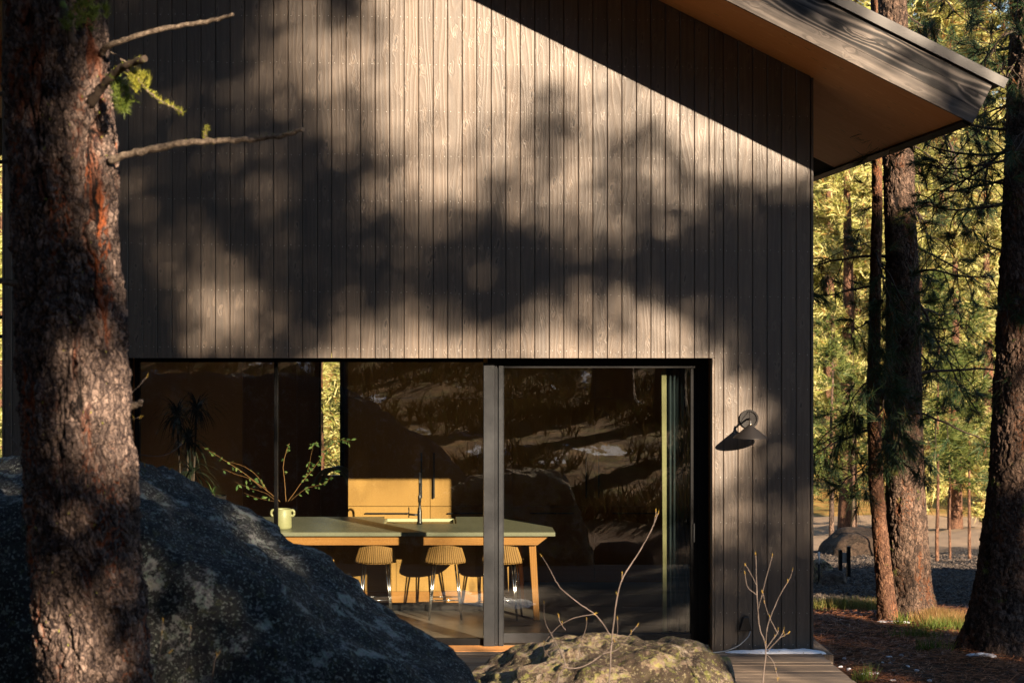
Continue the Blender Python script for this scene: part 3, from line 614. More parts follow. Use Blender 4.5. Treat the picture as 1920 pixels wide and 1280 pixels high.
_, q2 = limbf([(170, 195), (190, 165), (215, 138), (240, 122), (272, 110)], .021, .013, -10.15, -10.5, M['limbdark'])
_, q3 = limbf([(205, 300), (240, 291), (290, 278), (350, 268), (410, 264), (470, 262), (530, 254), (568, 243)], .017, .008, -10.1, -10.3)
_, q4 = limbf([(384, 268), (386, 252), (389, 240)], .006, .004, -10.2)
_, q5 = limbf([(236, 128), (262, 152), (285, 178), (312, 195), (342, 211)], .005, .003, -10.4)
_, q6 = limbf([(112, -20), (120, 20), (132, 60), (140, 84)], .02, .012, -10.2, -10.35, M['limbdark'])
_, q7 = limbf([(70, 533), (30, 531), (-10, 524)], .014, .012, -10.1); _, q8 = limbf([(40, 174), (-15, 176)], .010, .009); _, q9 = limbf([(40, 303), (-15, 302)], .009, .008, m=M['limbdark'])
_, q10 = limbf([(235, 766), (250, 760), (266, 754)], .016, .014, -9.9)
_, q11 = limbf([(207, 98), (220, 105), (236, 118)], .004, .003)
lichen(q3[8:26], 9, .018, .003); lichen(q3[26:40], 14, .016, .003, moss=True, dr=.1); lichen(q1[14:28:3], 3, .01, .003); lichen(q4, 14, .02, .004)
lichen(q2[6:24], 16, .022, .004); lichen(q5[2:26], 12, .022, .004); lichen([P(258, 150, -10.4)+Vector((random.gauss(0, .02), 0, random.gauss(0, .025))) for _ in range(16)], 22, .035, .004, .7)
lichen([P(231+random.gauss(0, 9), 150+random.random()*55, -10.3) for _ in range(30)], 22, .04, .004, .5, True, .9)
lichen([P(145+random.gauss(0, 18), 20+random.gauss(0, 20), -10.35) for _ in range(30)], 20, .04, .004, .6, True, .6); lichen([P(185+random.gauss(0, 10), 20+random.gauss(0, 7), -10.3) for _ in range(14)], 20, .035, .004, .6, True, .3)
lichen(q7, 14, .02, .004, moss=True)
for _ in range(50): lichen([P(random.uniform(60, 200), random.uniform(0, 1280), -10.24)], 5, .010, .003)
tri_obj('lichen', lic, M['lichen'], fg, licr); tri_obj('moss', mos, M['moss'], fg, mosr)

Cc = RS.normal(0, 1, (5200, 3)); Cc /= np.linalg.norm(Cc, axis=1)[:, None]; zz_ = RS.uniform(5.6, 16, 5200); ra_ = 2.7*np.sqrt(np.clip((16.5-zz_)/10.9, 0, 1))*RS.uniform(.15, 1, 5200)**.6; an_ = RS.uniform(0, 2*PI, 5200)
Cc = np.stack([-1.6+ra_*np.cos(an_), -10+ra_*np.sin(an_), zz_], 1); b = MB()
for i in range(46): p = Vector(Cc[i*100]); b.tube([(-1.6, -10, p.z-.5), ((p.x-1.6)/2, (p.y-10)/2, p.z-.15), p], [.04, .03, .008], 5, cap=False)
b.build('limbs', M['limbdark'], fg)
V, r_ = tufts(Cc, RS.normal(0, 1, Cc.shape), 10, .26, .035, .6, 99); tri_obj('crown', V, M['needle'], fg, r_)  # crown above the frame, added dense to screen the wall from sky light
# ---- trees that throw the dappled shade, standing behind the viewpoint towards the sun
GR = ["21234627999999999999", "11124788999999999999", "11235678999889999999", "33334457897748999999"[:20], "33333456888747637999", "32333315787767746766", "32133225676666666533", "32223222344235554433",
      "24423222231134211110", "13763131223113211110", "02775134631256665310", "01464268876788887410"]
GR[3] = "33334457898747889999"; GR[4] = "33333456888747637799"; GR[7] = "32223223442355544321"
STRIP = ["710", "860", "970", "950", "622", "534", "334", "321", "311", "310"]
def lit(Xp, Zp):
    """share of sunlight wanted at wall-plane position"""
    px = 800+Xp*200; py = 600-(Zp-H)*200
    g = np.full((23, 20), 9.0)
    for j in range(12):
        for i in range(20): g[j, i] = int(GR[j][i])
    for j in range(10):
        for i in range(3): g[12+j, 17+i] = int(STRIP[j][i])
        g[12+j, :17] = 9 if j < 7 else 2.5
        g[12+j, :5] = 1.5; g[12+j, 9:13] = 8
    g[22] = g[21]
    fx = (px-220)/65-.5; fy = py/56-.5
    outl = (px < 190) | (px > 1560) | (fy < -1.5) | (fy > 21.5)
    fx = np.clip(fx, 0, 18.999); fy = np.clip(fy, 0, 21.999); i = fx.astype(int); j = fy.astype(int); a = fx-i; c = fy-j
    v = (g[j, i]*(1-a)+g[j, i+1]*a)*(1-c)+(g[j+1, i]*(1-a)+g[j+1, i+1]*a)*c
    pn = fbm(Xp*.8, Zp*.9, 0*Xp, 3, 77)
    o = np.clip(.10+pn*.55, .01, 1)*9            # patchy elsewhere
    left = Xp < -3.3; o = np.where(left, np.clip(.02+(pn-.25)*1.2, .01, 1)*9, o)
    o = np.where(Xp < -5.9, np.clip(.34+pn*1.2, .03, 1)*9, o)
    for (gx0, gz0, sx0, sz0, am) in ((-5.15, -.9, .3, .25, 1.0), (-6.85, -.95, .30, .38, 1.3), (-6.7, .2, .45, .65, 1.3), (-7.1, -1.9, .35, .35, .8), (-.75, -.97, .75, .3, 1.)): o = np.maximum(o, 9*am*np.exp(-((Xp-gx0)/sx0)**2-((Zp-gz0)/sz0)**2))
    bl = (Xp > -3.7) & (Xp < -1.9) & (Zp < -.6); o = np.where(bl, 9., o)          # the low boulder is in the sun
    o = np.where((Xp > 9.3), np.where((Zp > .5) & (Zp < 4.2), 1.0, 9.), o); o = np.where((Xp > -3.4) & (Xp < 3.4) & (Zp < -.1) & ~bl, np.clip(.5+pn*1.0, .02, 1)*9, o)
    r = (Xp > 5.9) & (Xp <= 9.3); o = np.where(r, np.where((Zp > 5.6) | ((Zp > 1.7) & (Zp < 3.3)), 9., np.where(Zp > 3.3, 1.0, np.clip(.5+pn*1.3, .03, 1)*9)), o)
    o = np.where((Xp > 6.9) & (Xp < 9.3) & (Zp > .7) & (Zp < 2.2), np.maximum(o, 7.5), o)
    o = np.where((Xp > 3.75) & (Xp <= 5.9) & (Zp < 1.4), np.clip(.42+pn*1.5, .02, 1)*9, o)
    o = np.where((Xp > 1.6) & (Xp < 3.5) & (Zp < -.12), 7.0, o)
    o = np.maximum(o, 9*1.3*np.clip(np.exp(-((Xp+.8)/.8)**2-((Zp+.97)/.35)**2), 0, 1))
    rk = Zp > H+4.07-.5*Xp-.72; v = np.where(rk, np.clip(.78+pn*.9, .05, 1)*9, v); o = np.where(rk & (Xp < 4.6), np.clip(.78+pn*.9, .05, 1)*9, o)
    v = np.where(outl, o, v)
    return np.interp(v, range(10), [.003, .008, .035, .11, .23, .37, .53, .70, .86, 1.])
def caster():
    cell = .1; A = .0052
    xs = np.arange(-10, 16, cell); zs = np.arange(-4.2, 7.2, cell); X_, Z_ = np.meshgrid(xs, zs); X_ = X_.ravel(); Z_ = Z_.ravel()
    lam = -np.log(lit(X_, Z_))*cell*cell/A; k = RS.poisson(lam); X_ = np.repeat(X_, k); Z_ = np.repeat(Z_, k)
    X_ = X_+RS.uniform(-.5, .5, len(X_))*cell*1.3; Z_ = Z_+RS.uniform(-.5, .5, len(Z_))*cell*1.3
    t = 21.5+3.2*(fbm(X_*.5, Z_*.7, 0*X_, 3, 55)*1.2+RS.uniform(-.5, .5, len(X_)))
    return np.stack([X_+SA*t, -t, Z_+SB*t], -1)
cs = caster(); print('shade tufts', len(cs))
ty = [-27, -25.2, -22.6, -22.4, -25.0, -23.0, -24.0]; tx = [4.4, -8.3+.55*25.2, -4.75+.55*22.6, 4.35+.55*22.4, 5.6+.55*25, 9.2+.55*23, 13+.55*24]
who = np.argmin(np.abs(cs[:, :1]-np.array(tx)[None, :]+np.random.RandomState(5).normal(0, .6, (len(cs), 1))), 1)
TL = ['thick pine behind the viewpoint whose trunk is mirrored in the sliding door', 'tall pine behind the viewpoint shading the foreground trunk', 'tall pine behind the viewpoint shading the dark boulder', 'tall pine behind the viewpoint shading the middle of the facade',
      'tall pine behind the viewpoint shading the corner by the wall lamp', 'tall pine behind the viewpoint shading the ground right of the house', 'rightmost tall pine standing behind the viewpoint']
def limbs_to(b, x, y, C, rnd_, rows=22):
    """limbs reaching from the stem to groups of tufts"""
    for _ in range(min(rows*4, len(C)//12)):
        p = C[rnd_.randint(len(C))]; d = math.hypot(p[0]-x, p[1]-y); s_ = Vector((x, y, p[2]-.25*d-.1)); e = Vector(p)
        m_ = (s_+e)/2+Vector((0, 0, .06*d)); b.tube(smooth([s_, m_, e], 4, .01), [.035, .008], 5, cap=False)
for i in range(7):
    C = cs[who == i]
    if len(C) < 10: continue
    t_ = thing('pine_tree', TL[i], 'tree', (tx[i], ty[i], gb(tx[i], ty[i])), 'tall pines behind the viewpoint')
    g0 = gb(tx[i], ty[i])-.1
    trunk('trunk', [(g0, tx[i], ty[i], .50 if i == 0 else .38), (g0+6, tx[i], ty[i], .42 if i == 0 else .28), (18, tx[i]+.2, ty[i], .05)], M['bark2'], t_, 64, np.arange(g0, 18, .06), cu=.09, cv=.24, depth=.03, seed=20+i, flare=.25)
    b = MB(); limbs_to(b, tx[i], ty[i], C, np.random.RandomState(i)); b.build('limbs', M['limbdark'], t_)
    V, r_ = tufts(C, np.random.RandomState(i).normal(0, 1, C.shape), 9, .17, .030, .6, 100+i); tri_obj('crown', V, M['needle'], t_, r_)

# ---- near pines right of the house
def curly(b, s0, d, L, r, rnd_, out, lev=0, drp=.35, n_=5):
    """a drooping limb with side twigs; collects tuft places"""
    pts = [Vector(s0)]; d = Vector(d).normalized(); k = 9
    for i in range(k):
        d = (d+Vector((rnd_.uniform(-.22, .22), rnd_.uniform(-.22, .22), rnd_.uniform(-.22, .22)-drp*(1-i/k)*.35+.10*(i/k)))).normalized()
        pts.append(pts[-1]+d*L/k)
        if lev < 2 and i > 0 and rnd_.random() < (.8 if lev == 0 else .3):
            sd_ = d.cross(Vector((rnd_.uniform(-1, 1), rnd_.uniform(-1, 1), rnd_.uniform(-.5, .5)))).normalized()
            curly(b, pts[-1], (d*.6+sd_), L*rnd_.uniform(.22, .45), r*.45, rnd_, out, lev+1, drp, 4)
    b.tube(pts, [r, r*.3], n_, cap=False); out.append((pts[-1], d)); 
    if lev: out.append((pts[-3], d))
def near_pine(name, label, base, kn, rows, mat, limbs, seed, nth=110, group=None, dead=.25, nl=44, flare=.3, cu=.07, cv=.2, depth=.02, ln=.23, lv=.42):
    rnd_ = random.Random(seed); t_ = thing('pine_tree', label, 'tree', base, group)
    trunk('trunk', kn, mat, t_, nth, rows, cu=cu, cv=cv, depth=depth, seed=seed, flare=flare)
    out = []
    for (z, ang, L, r, drp) in limbs:
        b = MB()
        x = np.interp(z, [k[0] for k in kn], [k[1] for k in kn]); y = np.interp(z, [k[0] for k in kn], [k[2] for k in kn])
        a = math.radians(ang); curly(b, (x, y, z), (math.cos(a), math.sin(a), .1), L, r, rnd_, out, 0, drp); b.build('limb', M['limbdark'], t_)
    live = [o for o in out if rnd_.random() < (1-dead)*lv]; de = [o for o in out if rnd_.random() < dead*.4]
    if live:
        V, r_ = tufts([list(o[0]) for o in live], [list(o[1]+Vector((0, 0, .25))) for o in live], nl, ln, .0065, .5, seed); tri_obj('crown', V, M['needle'], t_, r_)
    if de:
        V, r_ = tufts([list(o[0]) for o in de], [(0, 0, -1)]*len(de), 16, .15, .005, .35, seed+1); tri_obj('dead_needles', V, M['deadneedle'], t_, r_)
    return t_
rl = random.Random(4)
zB = -.32; BX, BY = (1706-800)/S(4), 4.0
limbsB = [(z, rl.uniform(120, 420) if z < 3.9 else rl.uniform(0, 110), rl.uniform(.9, 1.9), rl.uniform(.012, .024), rl.uniform(.3, .9)) for z in np.arange(1.7, 7.6, .19)]
near_pine('B', 'thick pine with sunlit right side between the slim leaning pine and the big right pine', (BX, BY, zB),
          [(zB-.1, BX, BY, .30), (zB+.4, BX-.02, BY, .245), (1.5, (1697-800)/S(4), BY, .215), (3.5, (1692-800)/S(4), BY, .19), (6.7, (1674-800)/S(4), BY, .165), (14, 5.0, BY, .03)],
          np.concatenate([np.arange(zB-.1, 7.4, .012), np.arange(7.4, 14, .1)]), M['bark2'], limbsB, 41, 150, cu=.055, cv=.15)
AX = (1668-800)/S(3.6)
limbsA = [(z, rl.uniform(150, 300), rl.uniform(.7, 1.5), rl.uniform(.008, .016), rl.uniform(.4, 1.0)) for z in np.arange(1.9, 4.0, .13)]
near_pine('A', 'slim reddish pine leaning against the foot of the thick pine', (AX, 3.6, zB),
          [(zB-.1, AX, 3.6, 0.107), (zB+.5, (1658-800)/S(3.6), 3.6, 0.094), (1.2, (1643-800)/S(3.6), 3.6, 0.082), (2.2, (1637-800)/S(3.6), 3.6, 0.074), (4.5, (1645-800)/S(3.6), 3.6, 0.061), (9, 5.0, 3.6, .02)],
          np.concatenate([np.arange(zB-.1, 5.2, .014), np.arange(5.2, 9, .1)]), M['bark3'], limbsA, 42, 80, cu=.04, cv=.11, depth=.012)
CX = (1890-800)/S(1.2)
limbsC = [(z, rl.uniform(110, 260), rl.uniform(.7, 1.5), rl.uniform(.010, .022), rl.uniform(.2, .7)) for z in np.arange(4.3, 7.4, .12)]
limbsC += [(3.75, 172, .55, .016, .1), (3.2, 190, .35, .012, .3), (2.6, 200, .4, .01, .8)]
near_pine('C', 'biggest dark pine at the right edge of the picture with flaring base', (CX, 1.2, -.2),
          [(-.3, (1885-800)/S(1.2), 1.2, .40), (.3, (1885-800)/S(1.2), 1.2, .315), (1.5, (1905-800)/S(1.2), 1.2, .27), (3.5, (1925-800)/S(1.2), 1.2, .26), (6.4, (1940-800)/S(1.2), 1.2, .24), (14, 6.2, 1.2, .04)],
          np.concatenate([np.arange(-.3, 7.2, .011), np.arange(7.2, 14, .1)]), M['bark2'], limbsC, 43, 200, cu=.075, cv=.2, depth=.03, dead=.15, ln=.2, lv=.3)

# ---- tree kit for the woods
def wood_arrays(h, rmax, lo, seed, ntuft, kind='pine', ln=.38, wd=.045, nn=8, tr=1.):
    r = np.random.RandomState(seed); nb = int(h*7); C = []; Dn = []; tv = []
    k = 8; zz = np.linspace(0, h, 12)
    sway = np.cumsum(r.normal(0, .02*h/12, (12, 2)), 0)
    for i in range(12):
        rad = (.018*h+.03)*(1-i/11.6)*tr
        for a in range(k): tv.append((sway[i, 0]+rad*math.cos(2*PI*a/k), sway[i, 1]+rad*math.sin(2*PI*a/k), zz[i]))
    tf = gridfaces(12, k, True)
    for j in range(nb):
        t = lo+(1-lo)*r.uniform(0, 1)**.9; z = h*t; a = r.uniform(0, 2*PI)
        env = rmax*((1-t)**.75*1.0+.06) if kind != 'round' else rmax*math.sqrt(max(.05, 1-((t-.6)/.42)**2))
        L = env*r.uniform(.45, 1.1); m_ = max(3, int(ntuft/nb*(.4+L/rmax)))
        s_ = r.uniform(.15, 1, m_)**.7*L; dz = (-.25 if kind == 'fir' else .12)
        pos = np.stack([np.cos(a)*s_, np.sin(a)*s_, z+dz*s_+r.normal(0, .06, m_)], 1)+r.normal(0, .05+.09*s_[:, None]/max(L, .1), (m_, 3))
        C.append(pos); Dn.append(np.tile([math.cos(a), math.sin(a), -.15 if kind == 'fir' else .35], (m_, 1)))
    V, rn = tufts(np.concatenate(C), np.concatenate(Dn), nn, ln, wd, .5, seed+5, .0)
    return np.array(tv), tf, V, rn
def wood_tree(label, x, y, kit, mat, barkm, group=None, s=1.0, rot=0.0):
    tv, tf, V, rn = kit; z = gb(x, y)-.05; c, sn_ = math.cos(rot)*s, math.sin(rot)*s
    R_ = np.array([[c, -sn_, 0], [sn_, c, 0], [0, 0, s]]); t_ = thing('pine_tree', label, 'tree', (x, y, z), group)
    fastmesh('trunk', tv@R_.T+np.array([x, y, z]), tf, barkm, t_, {'crack': np.random.RandomState(1).uniform(0, .6, len(tv)), 'cell': np.random.RandomState(2).uniform(0, 1, len(tv))}, smooth=True)
    fastmesh('crown', V@R_.T+np.array([x, y, z]), np.arange(len(V)).reshape(-1, 3), mat, t_, {'rnd': rn}); return t_
def XA(px, Y): return (px-800)/S(Y)
ky = [wood_arrays(4.6, .95, .22, 200+i, 420, 'pine', .20, .018, 14, .5) for i in range(3)]
wood_tree('bushy young pine standing left of the big brown boulder', XA(1560, 24), 24, ky[0], M['needleyoung'], M['bark2'], s=1.15)
wood_tree('young pine rising behind the notice board', XA(1600, 27), 27, ky[1], M['needleyoung'], M['bark2'], s=1.05, rot=1)
ks = [wood_arrays(5.2, .75, .36, 210+i, 560, 'pine', .22, .02, 13, .3) for i in range(3)]
wood_tree('tallest of the slender young pines between the two thick trunks', XA(1757, 17), 17, ks[0], M['needleyoung'], M['bark3'], s=1.0)
wood_tree('slender young pine in the middle of the row between the thick trunks', XA(1781, 17.8), 17.8, ks[1], M['needleyoung'], M['bark3'], s=.75)
wood_tree('slender young pine nearest the big right trunk', XA(1818, 18.3), 18.3, ks[2], M['needleyoung'], M['bark3'], s=.95)
for (x_, y_, sc_, lb_) in ((-7.2, -7, 1.25, 'bushy pine added just outside the left edge to block sky light, beside the dark boulder'), (-9.5, -12, 1.3, 'tall pine added outside the left edge to block sky light, nearest the viewpoint'), (-11.5, -4, 1.2, 'pine added outside the left edge to block sky light, level with the deck'), (-6.2, -15.5, 1.3, 'unseen pine added at the left behind the dark boulder group to block sky light')):
    wood_tree(lb_, x_, y_, wood_arrays(15, 2.8, .14, 260, 2600, 'pine', .4, .06, 9), M['needle'], M['bark2'], s=sc_, rot=x_)  # unseen pines, added to keep sky light off the facade
kf = wood_arrays(11, 2.6, .06, 230, 2600, 'fir', .34, .04, 9); kp = wood_arrays(15, 3.0, .12, 231, 3000, 'pine', .4, .045, 9); kp2 = wood_arrays(13, 2.6, .1, 232, 2600, 'fir', .36, .045, 9)
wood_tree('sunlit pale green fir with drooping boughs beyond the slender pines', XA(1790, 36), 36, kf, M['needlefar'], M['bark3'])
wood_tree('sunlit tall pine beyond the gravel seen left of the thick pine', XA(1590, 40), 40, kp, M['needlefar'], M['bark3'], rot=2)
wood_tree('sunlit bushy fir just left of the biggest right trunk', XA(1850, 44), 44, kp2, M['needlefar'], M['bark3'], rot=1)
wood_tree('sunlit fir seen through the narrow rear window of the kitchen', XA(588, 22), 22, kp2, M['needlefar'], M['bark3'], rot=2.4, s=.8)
def forest(name, label, spots, kits, mat, barkm):
    Vs = []; rs = []; TV = []; TF = []; nb = 0
    for i, (x, y, s) in enumerate(spots):
        tv, tf, V, rn = kits[i % len(kits)]; rot = i*2.4; c, sn_ = math.cos(rot)*s, math.sin(rot)*s; R_ = np.array([[c, -sn_, 0], [sn_, c, 0], [0, 0, s]]); o_ = np.array([x, y, gb(x, y)-.1])
        Vs.append(V@R_.T+o_); rs.append(np.clip(rn+random.uniform(-.2, .1), 0, 1)); TV.append(tv@R_.T+o_); TF.append(tf)
    # trunks triangulated into the same mesh
    V = np.concatenate(Vs); Fc = np.arange(len(V)).reshape(-1, 3); mi = np.zeros(len(Fc), int); off = len(V); allf = [Fc]; allm = [mi]; allv = [V]; rr = [np.concatenate(rs)]
    for tv, tf in zip(TV, TF):
        q = tf+off; tr_ = np.concatenate([q[:, [0, 1, 2]], q[:, [0, 2, 3]]]); allf.append(tr_); allm.append(np.ones(len(tr_), int)); allv.append(tv); rr.append(np.full(len(tv), .5)); off += len(tv)
    o = fastmesh(name, np.concatenate(allv), np.concatenate(allf), [mat, barkm], None, {'rnd': np.concatenate(rr), 'crack': np.full(off, .2), 'cell': np.full(off, .5)}, mi=np.concatenate(allm))
    return tag(o, label, 'woods', kind='stuff')
r = random.Random(9); kb = [wood_arrays(15, 3.0, .05, 240+i, 1900, k_, .5, .055, 9) for i, k_ in enumerate(('fir', 'pine', 'fir'))]
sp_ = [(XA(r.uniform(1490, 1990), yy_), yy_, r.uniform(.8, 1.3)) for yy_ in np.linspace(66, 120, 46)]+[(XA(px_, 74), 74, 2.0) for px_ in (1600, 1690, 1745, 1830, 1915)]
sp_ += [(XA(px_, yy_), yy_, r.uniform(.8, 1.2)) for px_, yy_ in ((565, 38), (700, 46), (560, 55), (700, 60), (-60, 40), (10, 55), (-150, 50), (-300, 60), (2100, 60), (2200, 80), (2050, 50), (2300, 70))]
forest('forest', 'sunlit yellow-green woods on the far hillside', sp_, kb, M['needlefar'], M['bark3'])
kt = [wood_arrays(16, 2.6, .42, 250+i, 500, 'pine', .6, .1, 8) for i in range(2)]
sp_ = [(r.uniform(-60, 14), r.uniform(-80, -40), r.uniform(.8, 1.3)) for _ in range(80)]+[(r.uniform(-30, -8), r.uniform(-38, -20), r.uniform(.9, 1.3)) for _ in range(14)]
forest('forest', 'pine woods behind the viewpoint, mirrored in the glass', sp_, kt, M['needleyoung'], M['bark3'])

# ------------------------------------------------------------------ ground cover on the right
r = np.random.RandomState(23); k = 26000; x = r.uniform(-13, 20, k); y = -10.5-r.uniform(0, 1, k)**1.5*42; kp_ = fbm(x*.35, y*.35, 0*x, 3, 66) > r.uniform(-.5, .5, k)*.8; x, y = x[kp_], y[kp_]
far_ = (np.hypot(x, y+18) > 1.6); x, y = x[far_], y[far_]
V, rn_ = tufts(np.stack([x, y, gz(x, y)], 1), np.tile((0, 0, 1), (len(x), 1)), 9, .42, .03, .55, 71)
tag(tri_obj('undergrowth', V, M['brush'], None, rn_), 'rusty dry undergrowth on the slope behind the viewpoint, mirrored in the glass', 'undergrowth', kind='stuff')
r = np.random.RandomState(3)
k = 52000; x = r.uniform(3.72, 8.6, k); y = r.uniform(-1.6, 5.4, k); pn = fbm(x*1.1, y*1.6, 0*x, 4, 14); kp_ = pn > r.uniform(-.75, .35, k); x, y = x[kp_], y[kp_]; k = len(x)
a = r.uniform(0, 2*PI, k); L = r.uniform(.06, .19, k); z = gz(x, y)+.022*fbm(x*9, y*9, 0*x, 4, 31)+r.uniform(.0, .03, k)
d = np.stack([np.cos(a), np.sin(a), r.normal(0, .12, k)], 1); s_ = np.stack([-np.sin(a), np.cos(a), 0*a+.4], 1)*.0035; c_ = np.stack([x, y, z], 1)
V = np.stack([c_-s_, c_+s_, c_+d*L[:, None]], 1).reshape(-1, 3)
tag(tri_obj('pine_straw', V, M['litter'], None, np.repeat(r.uniform(0, 1, k), 3)), 'reddish fallen pine needles covering the ground beside the deck', 'pine straw', kind='stuff')
def blades(name, label, patches, mat, cat='grass'):
    C = []; 
    for (x, y, rx, ry, n_) in patches: C.append(np.stack([r.normal(x, rx, n_), r.normal(y, ry, n_)], 1))
    C = np.concatenate(C); z = gz(C[:, 0], C[:, 1]); k = len(C); a = r.normal(0, .35, (k, 2)); L = r.uniform(.05, .18, k)
    b0 = np.stack([C[:, 0], C[:, 1], z-.01], 1); tip = b0+np.stack([a[:, 0]*L, a[:, 1]*L, L], 1); s_ = np.stack([r.uniform(.002, .005, k), r.normal(0, .003, k), 0*L], 1)
    V = np.stack([b0-s_, b0+s_, tip], 1).reshape(-1, 3); return tag(tri_obj(name, V, mat, None, np.repeat(r.uniform(0, 1, k), 3)), label, cat, kind='stuff')
blades('grass', 'bright green grass strip between needle duff and gravel', [(XA(1565, 5), 5.0, .16, .10, 1500), (XA(1615, 4.8), 4.8, .2, .10, 1500)], M['grass'])
blades('dry_grass', 'golden dry grass tufts between the thick pine and the big right pine', [(XA(1760, 3.6), 3.6, .13, .10, 1500), (XA(1785, 3.2), 3.2, .13, .12, 1300), (XA(1730, 3.8), 3.8, .1, .1, 800), (XA(1620, 5), 5, .25, .1, 260)], M['grassdry'])
blades('grass', 'scattered short green sprouts in the pine straw', [(XA(1690, 3.3), 3.3, .05, .05, 80), (XA(1720, 2.2), 2.2, .12, .06, 200), (XA(1750, 1.2), 1.2, .1, .05, 150), (XA(1620, -.5), -.5, .05, .04, 90), (XA(1770, 2.9), 2.9, .16, .1, 500)], M['moss'])
# gravel stones and litter stones
def pebbles(name, label, X_, Y_, sz, mat, kind='stuff', cat='gravel'):
    k = len(X_); dirs = np.array([(1, 0, 0), (-1, 0, 0), (0, 1, 0), (0, -1, 0), (0, 0, 1), (0, 0, -1)], float); Fs = np.array([(0, 2, 4), (2, 1, 4), (1, 3, 4), (3, 0, 4), (2, 0, 5), (1, 2, 5), (3, 1, 5), (0, 3, 5)])
    V = dirs[None]*(sz[:, None, None]*r.uniform(.5, 1.2, (k, 6, 1))); a = r.uniform(0, PI, k); c, s__ = np.cos(a)[:, None], np.sin(a)[:, None]
    V = np.stack([V[..., 0]*c-V[..., 1]*s__, V[..., 0]*s__+V[..., 1]*c, V[..., 2]*.65+.2*V[..., 0]], -1); V += np.stack([X_, Y_, gz(X_, Y_)], 1)[:, None, :]
    Fc = (Fs[None]+np.arange(k)[:, None, None]*6).reshape(-1, 3); return tag(fastmesh(name, V.reshape(-1, 3), Fc, mat, None, {'rnd': np.repeat(r.uniform(0, 1, k), 6)}), label, cat, kind=kind)
n = N('gravel_stone', 0.9, 0.15); rr_ = n.attr('rnd'); n.col(n.mix(rr_, (0.024, 0.02, 0.018), (0.10, 0.08, 0.065))); M['gravel'] = n.mat
k = 36000; Y_ = r.uniform(5.0, 22, k); X_ = r.uniform(4.2, 13.5, k); pebbles('gravel', 'dark grey gravel bank behind the tree trunks', X_, Y_, r.uniform(.012, .045, k), M['gravel'])
k = 420; Y_ = r.uniform(-1.2, 5, k); X_ = r.uniform(3.75, 8, k); pebbles('pebbles', 'small stones scattered in the pine straw', X_, Y_, r.uniform(.01, .045, k)**1.0, M['rock3'], cat='pebbles')
# snow
def snow(name, label, cells):
    Vs = []; Fs = []; off = 0
    for (x, y, rx, ry, h, base) in cells:
        nu, nv = 44, 14; th = np.linspace(0, 2*PI, nu, endpoint=False); rr = np.linspace(0, 1, nv); T, Rr = np.meshgrid(th, rr)
        edge = 1+.35*fbm(np.cos(T)*2+x*3, np.sin(T)*2+y, 0*T, 4, 5); X_ = x+rx*Rr*edge*np.cos(T); Y_ = y+ry*Rr*edge*np.sin(T)
        b0 = base if base is not None else gz(X_, Y_)+.01; Z_ = b0+h*(1-Rr**2.5)*(1+.4*fbm(X_*12, Y_*12, 0*X_, 4, 6))-.01*(Rr > .97)
        Vs.append(np.stack([X_, Y_, Z_], -1).reshape(-1, 3)); Fs.append(gridfaces(nv, nu, True)+off); off += nu*nv
    return tag(fastmesh(name, np.concatenate(Vs), np.concatenate(Fs), M['snow'], smooth=True), label, 'snow', kind='stuff')
snow('snow', 'thin ridge of snow along the foot of the dark corner wall', [(3.28, -.13, .38, .07, .03, .0), (2.98, -.12, .2, .05, .02, 0.), (3.5, -.14, .22, .06, .035, 0.)])
snow('snow', 'leftover snow crumbs at the foot of the trunks', [(XA(1665, 3.5), 3.5, .12, .09, .015, None), (XA(1690, 3.4), 3.45, .1, .05, .015, None), (XA(1840, .75), .75, .16, .06, .02, None), (XA(1870, .78), .8, .07, .04, .04, None), (XA(1895, .8), .8, .05, .04, .03, None)])
cs_ = [(r.uniform(3.8, 4.7), r.uniform(-1.1, .9), r.uniform(.008, .032), r.uniform(.008, .03), .005, None) for _ in range(22)]
snow('snow', 'scattered snow crumbs beside the deck edge', cs_)
k = 5200; x = r.normal(.78, .36, k); y = r.normal(-2.7, .5, k); sz = r.uniform(.004, .016, k); C = np.stack([x, y, 0*x+.004], 1)
cr_ = [(.62, -2.6, .34, .48, .02, .0), (.95, -2.4, .22, .35, .015, .0), (.35, -3.1, .2, .3, .015, .0)]
snow('snow', 'snow lying on the deck, mirrored in the door glass', cr_)

# ------------------------------------------------------------------ wall lamp, cord, socket
lx, lz = 3.0, 2.12
L_ = thing('wall_lamp', 'dark conical metal wall lamp on a round plate beside the sliding door', 'lamp', (3.02, 0, 2.15))
b = MB(); cz = H-(785-600)/200
n_ = 40
for (ra, rb, ya, yb) in ((.0, .078, -.010, -.003), (.072, .088, -.022, -.0025)):
    q = len(b.v)
    for (rr, yy_) in ((ra, ya), (rb, ya), (rb, yb), (ra, yb)):
        for t in range(n_): b.v.append((3.02+rr*math.cos(2*PI*t/n_), yy_, cz+rr*math.sin(2*PI*t/n_)))
    for i in range(4):
        for t in range(n_):
            t2 = (t+1) % n_; j = (i+1) % 4; b.face([q+i*n_+t, q+j*n_+t, q+j*n_+t2, q+i*n_+t2])
b.build('back_plate', M['lamp'], L_)
b = MB(); b.tube([(3.02, -.01, cz), (3.02, -.05, cz+.01), (3.01, -.14, cz-.0), (3.0, -.19, lz+.03), (3.0, -.2, lz+.0)], [.008, .008, .009, .009, .009], 10)
b.tube([(3.02, -.02, cz+.075), (3.0, -.19, lz+.035)], .003, 6); b.lathe([(0, -.006), (.012, -.006), (.012, .006), (0, .006)], (3.02, -.02, cz), 12)
b.build('arm', M['blackmetal'], L_)
b = MB(); b.lathe([(0, .05), (.006, .05), (.007, .035), (.012, .032), (.012, .012), (.016, .01), (.017, -.002), (0, -.002)], (3.0, -.2, lz+.0), 20); b.build('socket', M['brass'], L_)
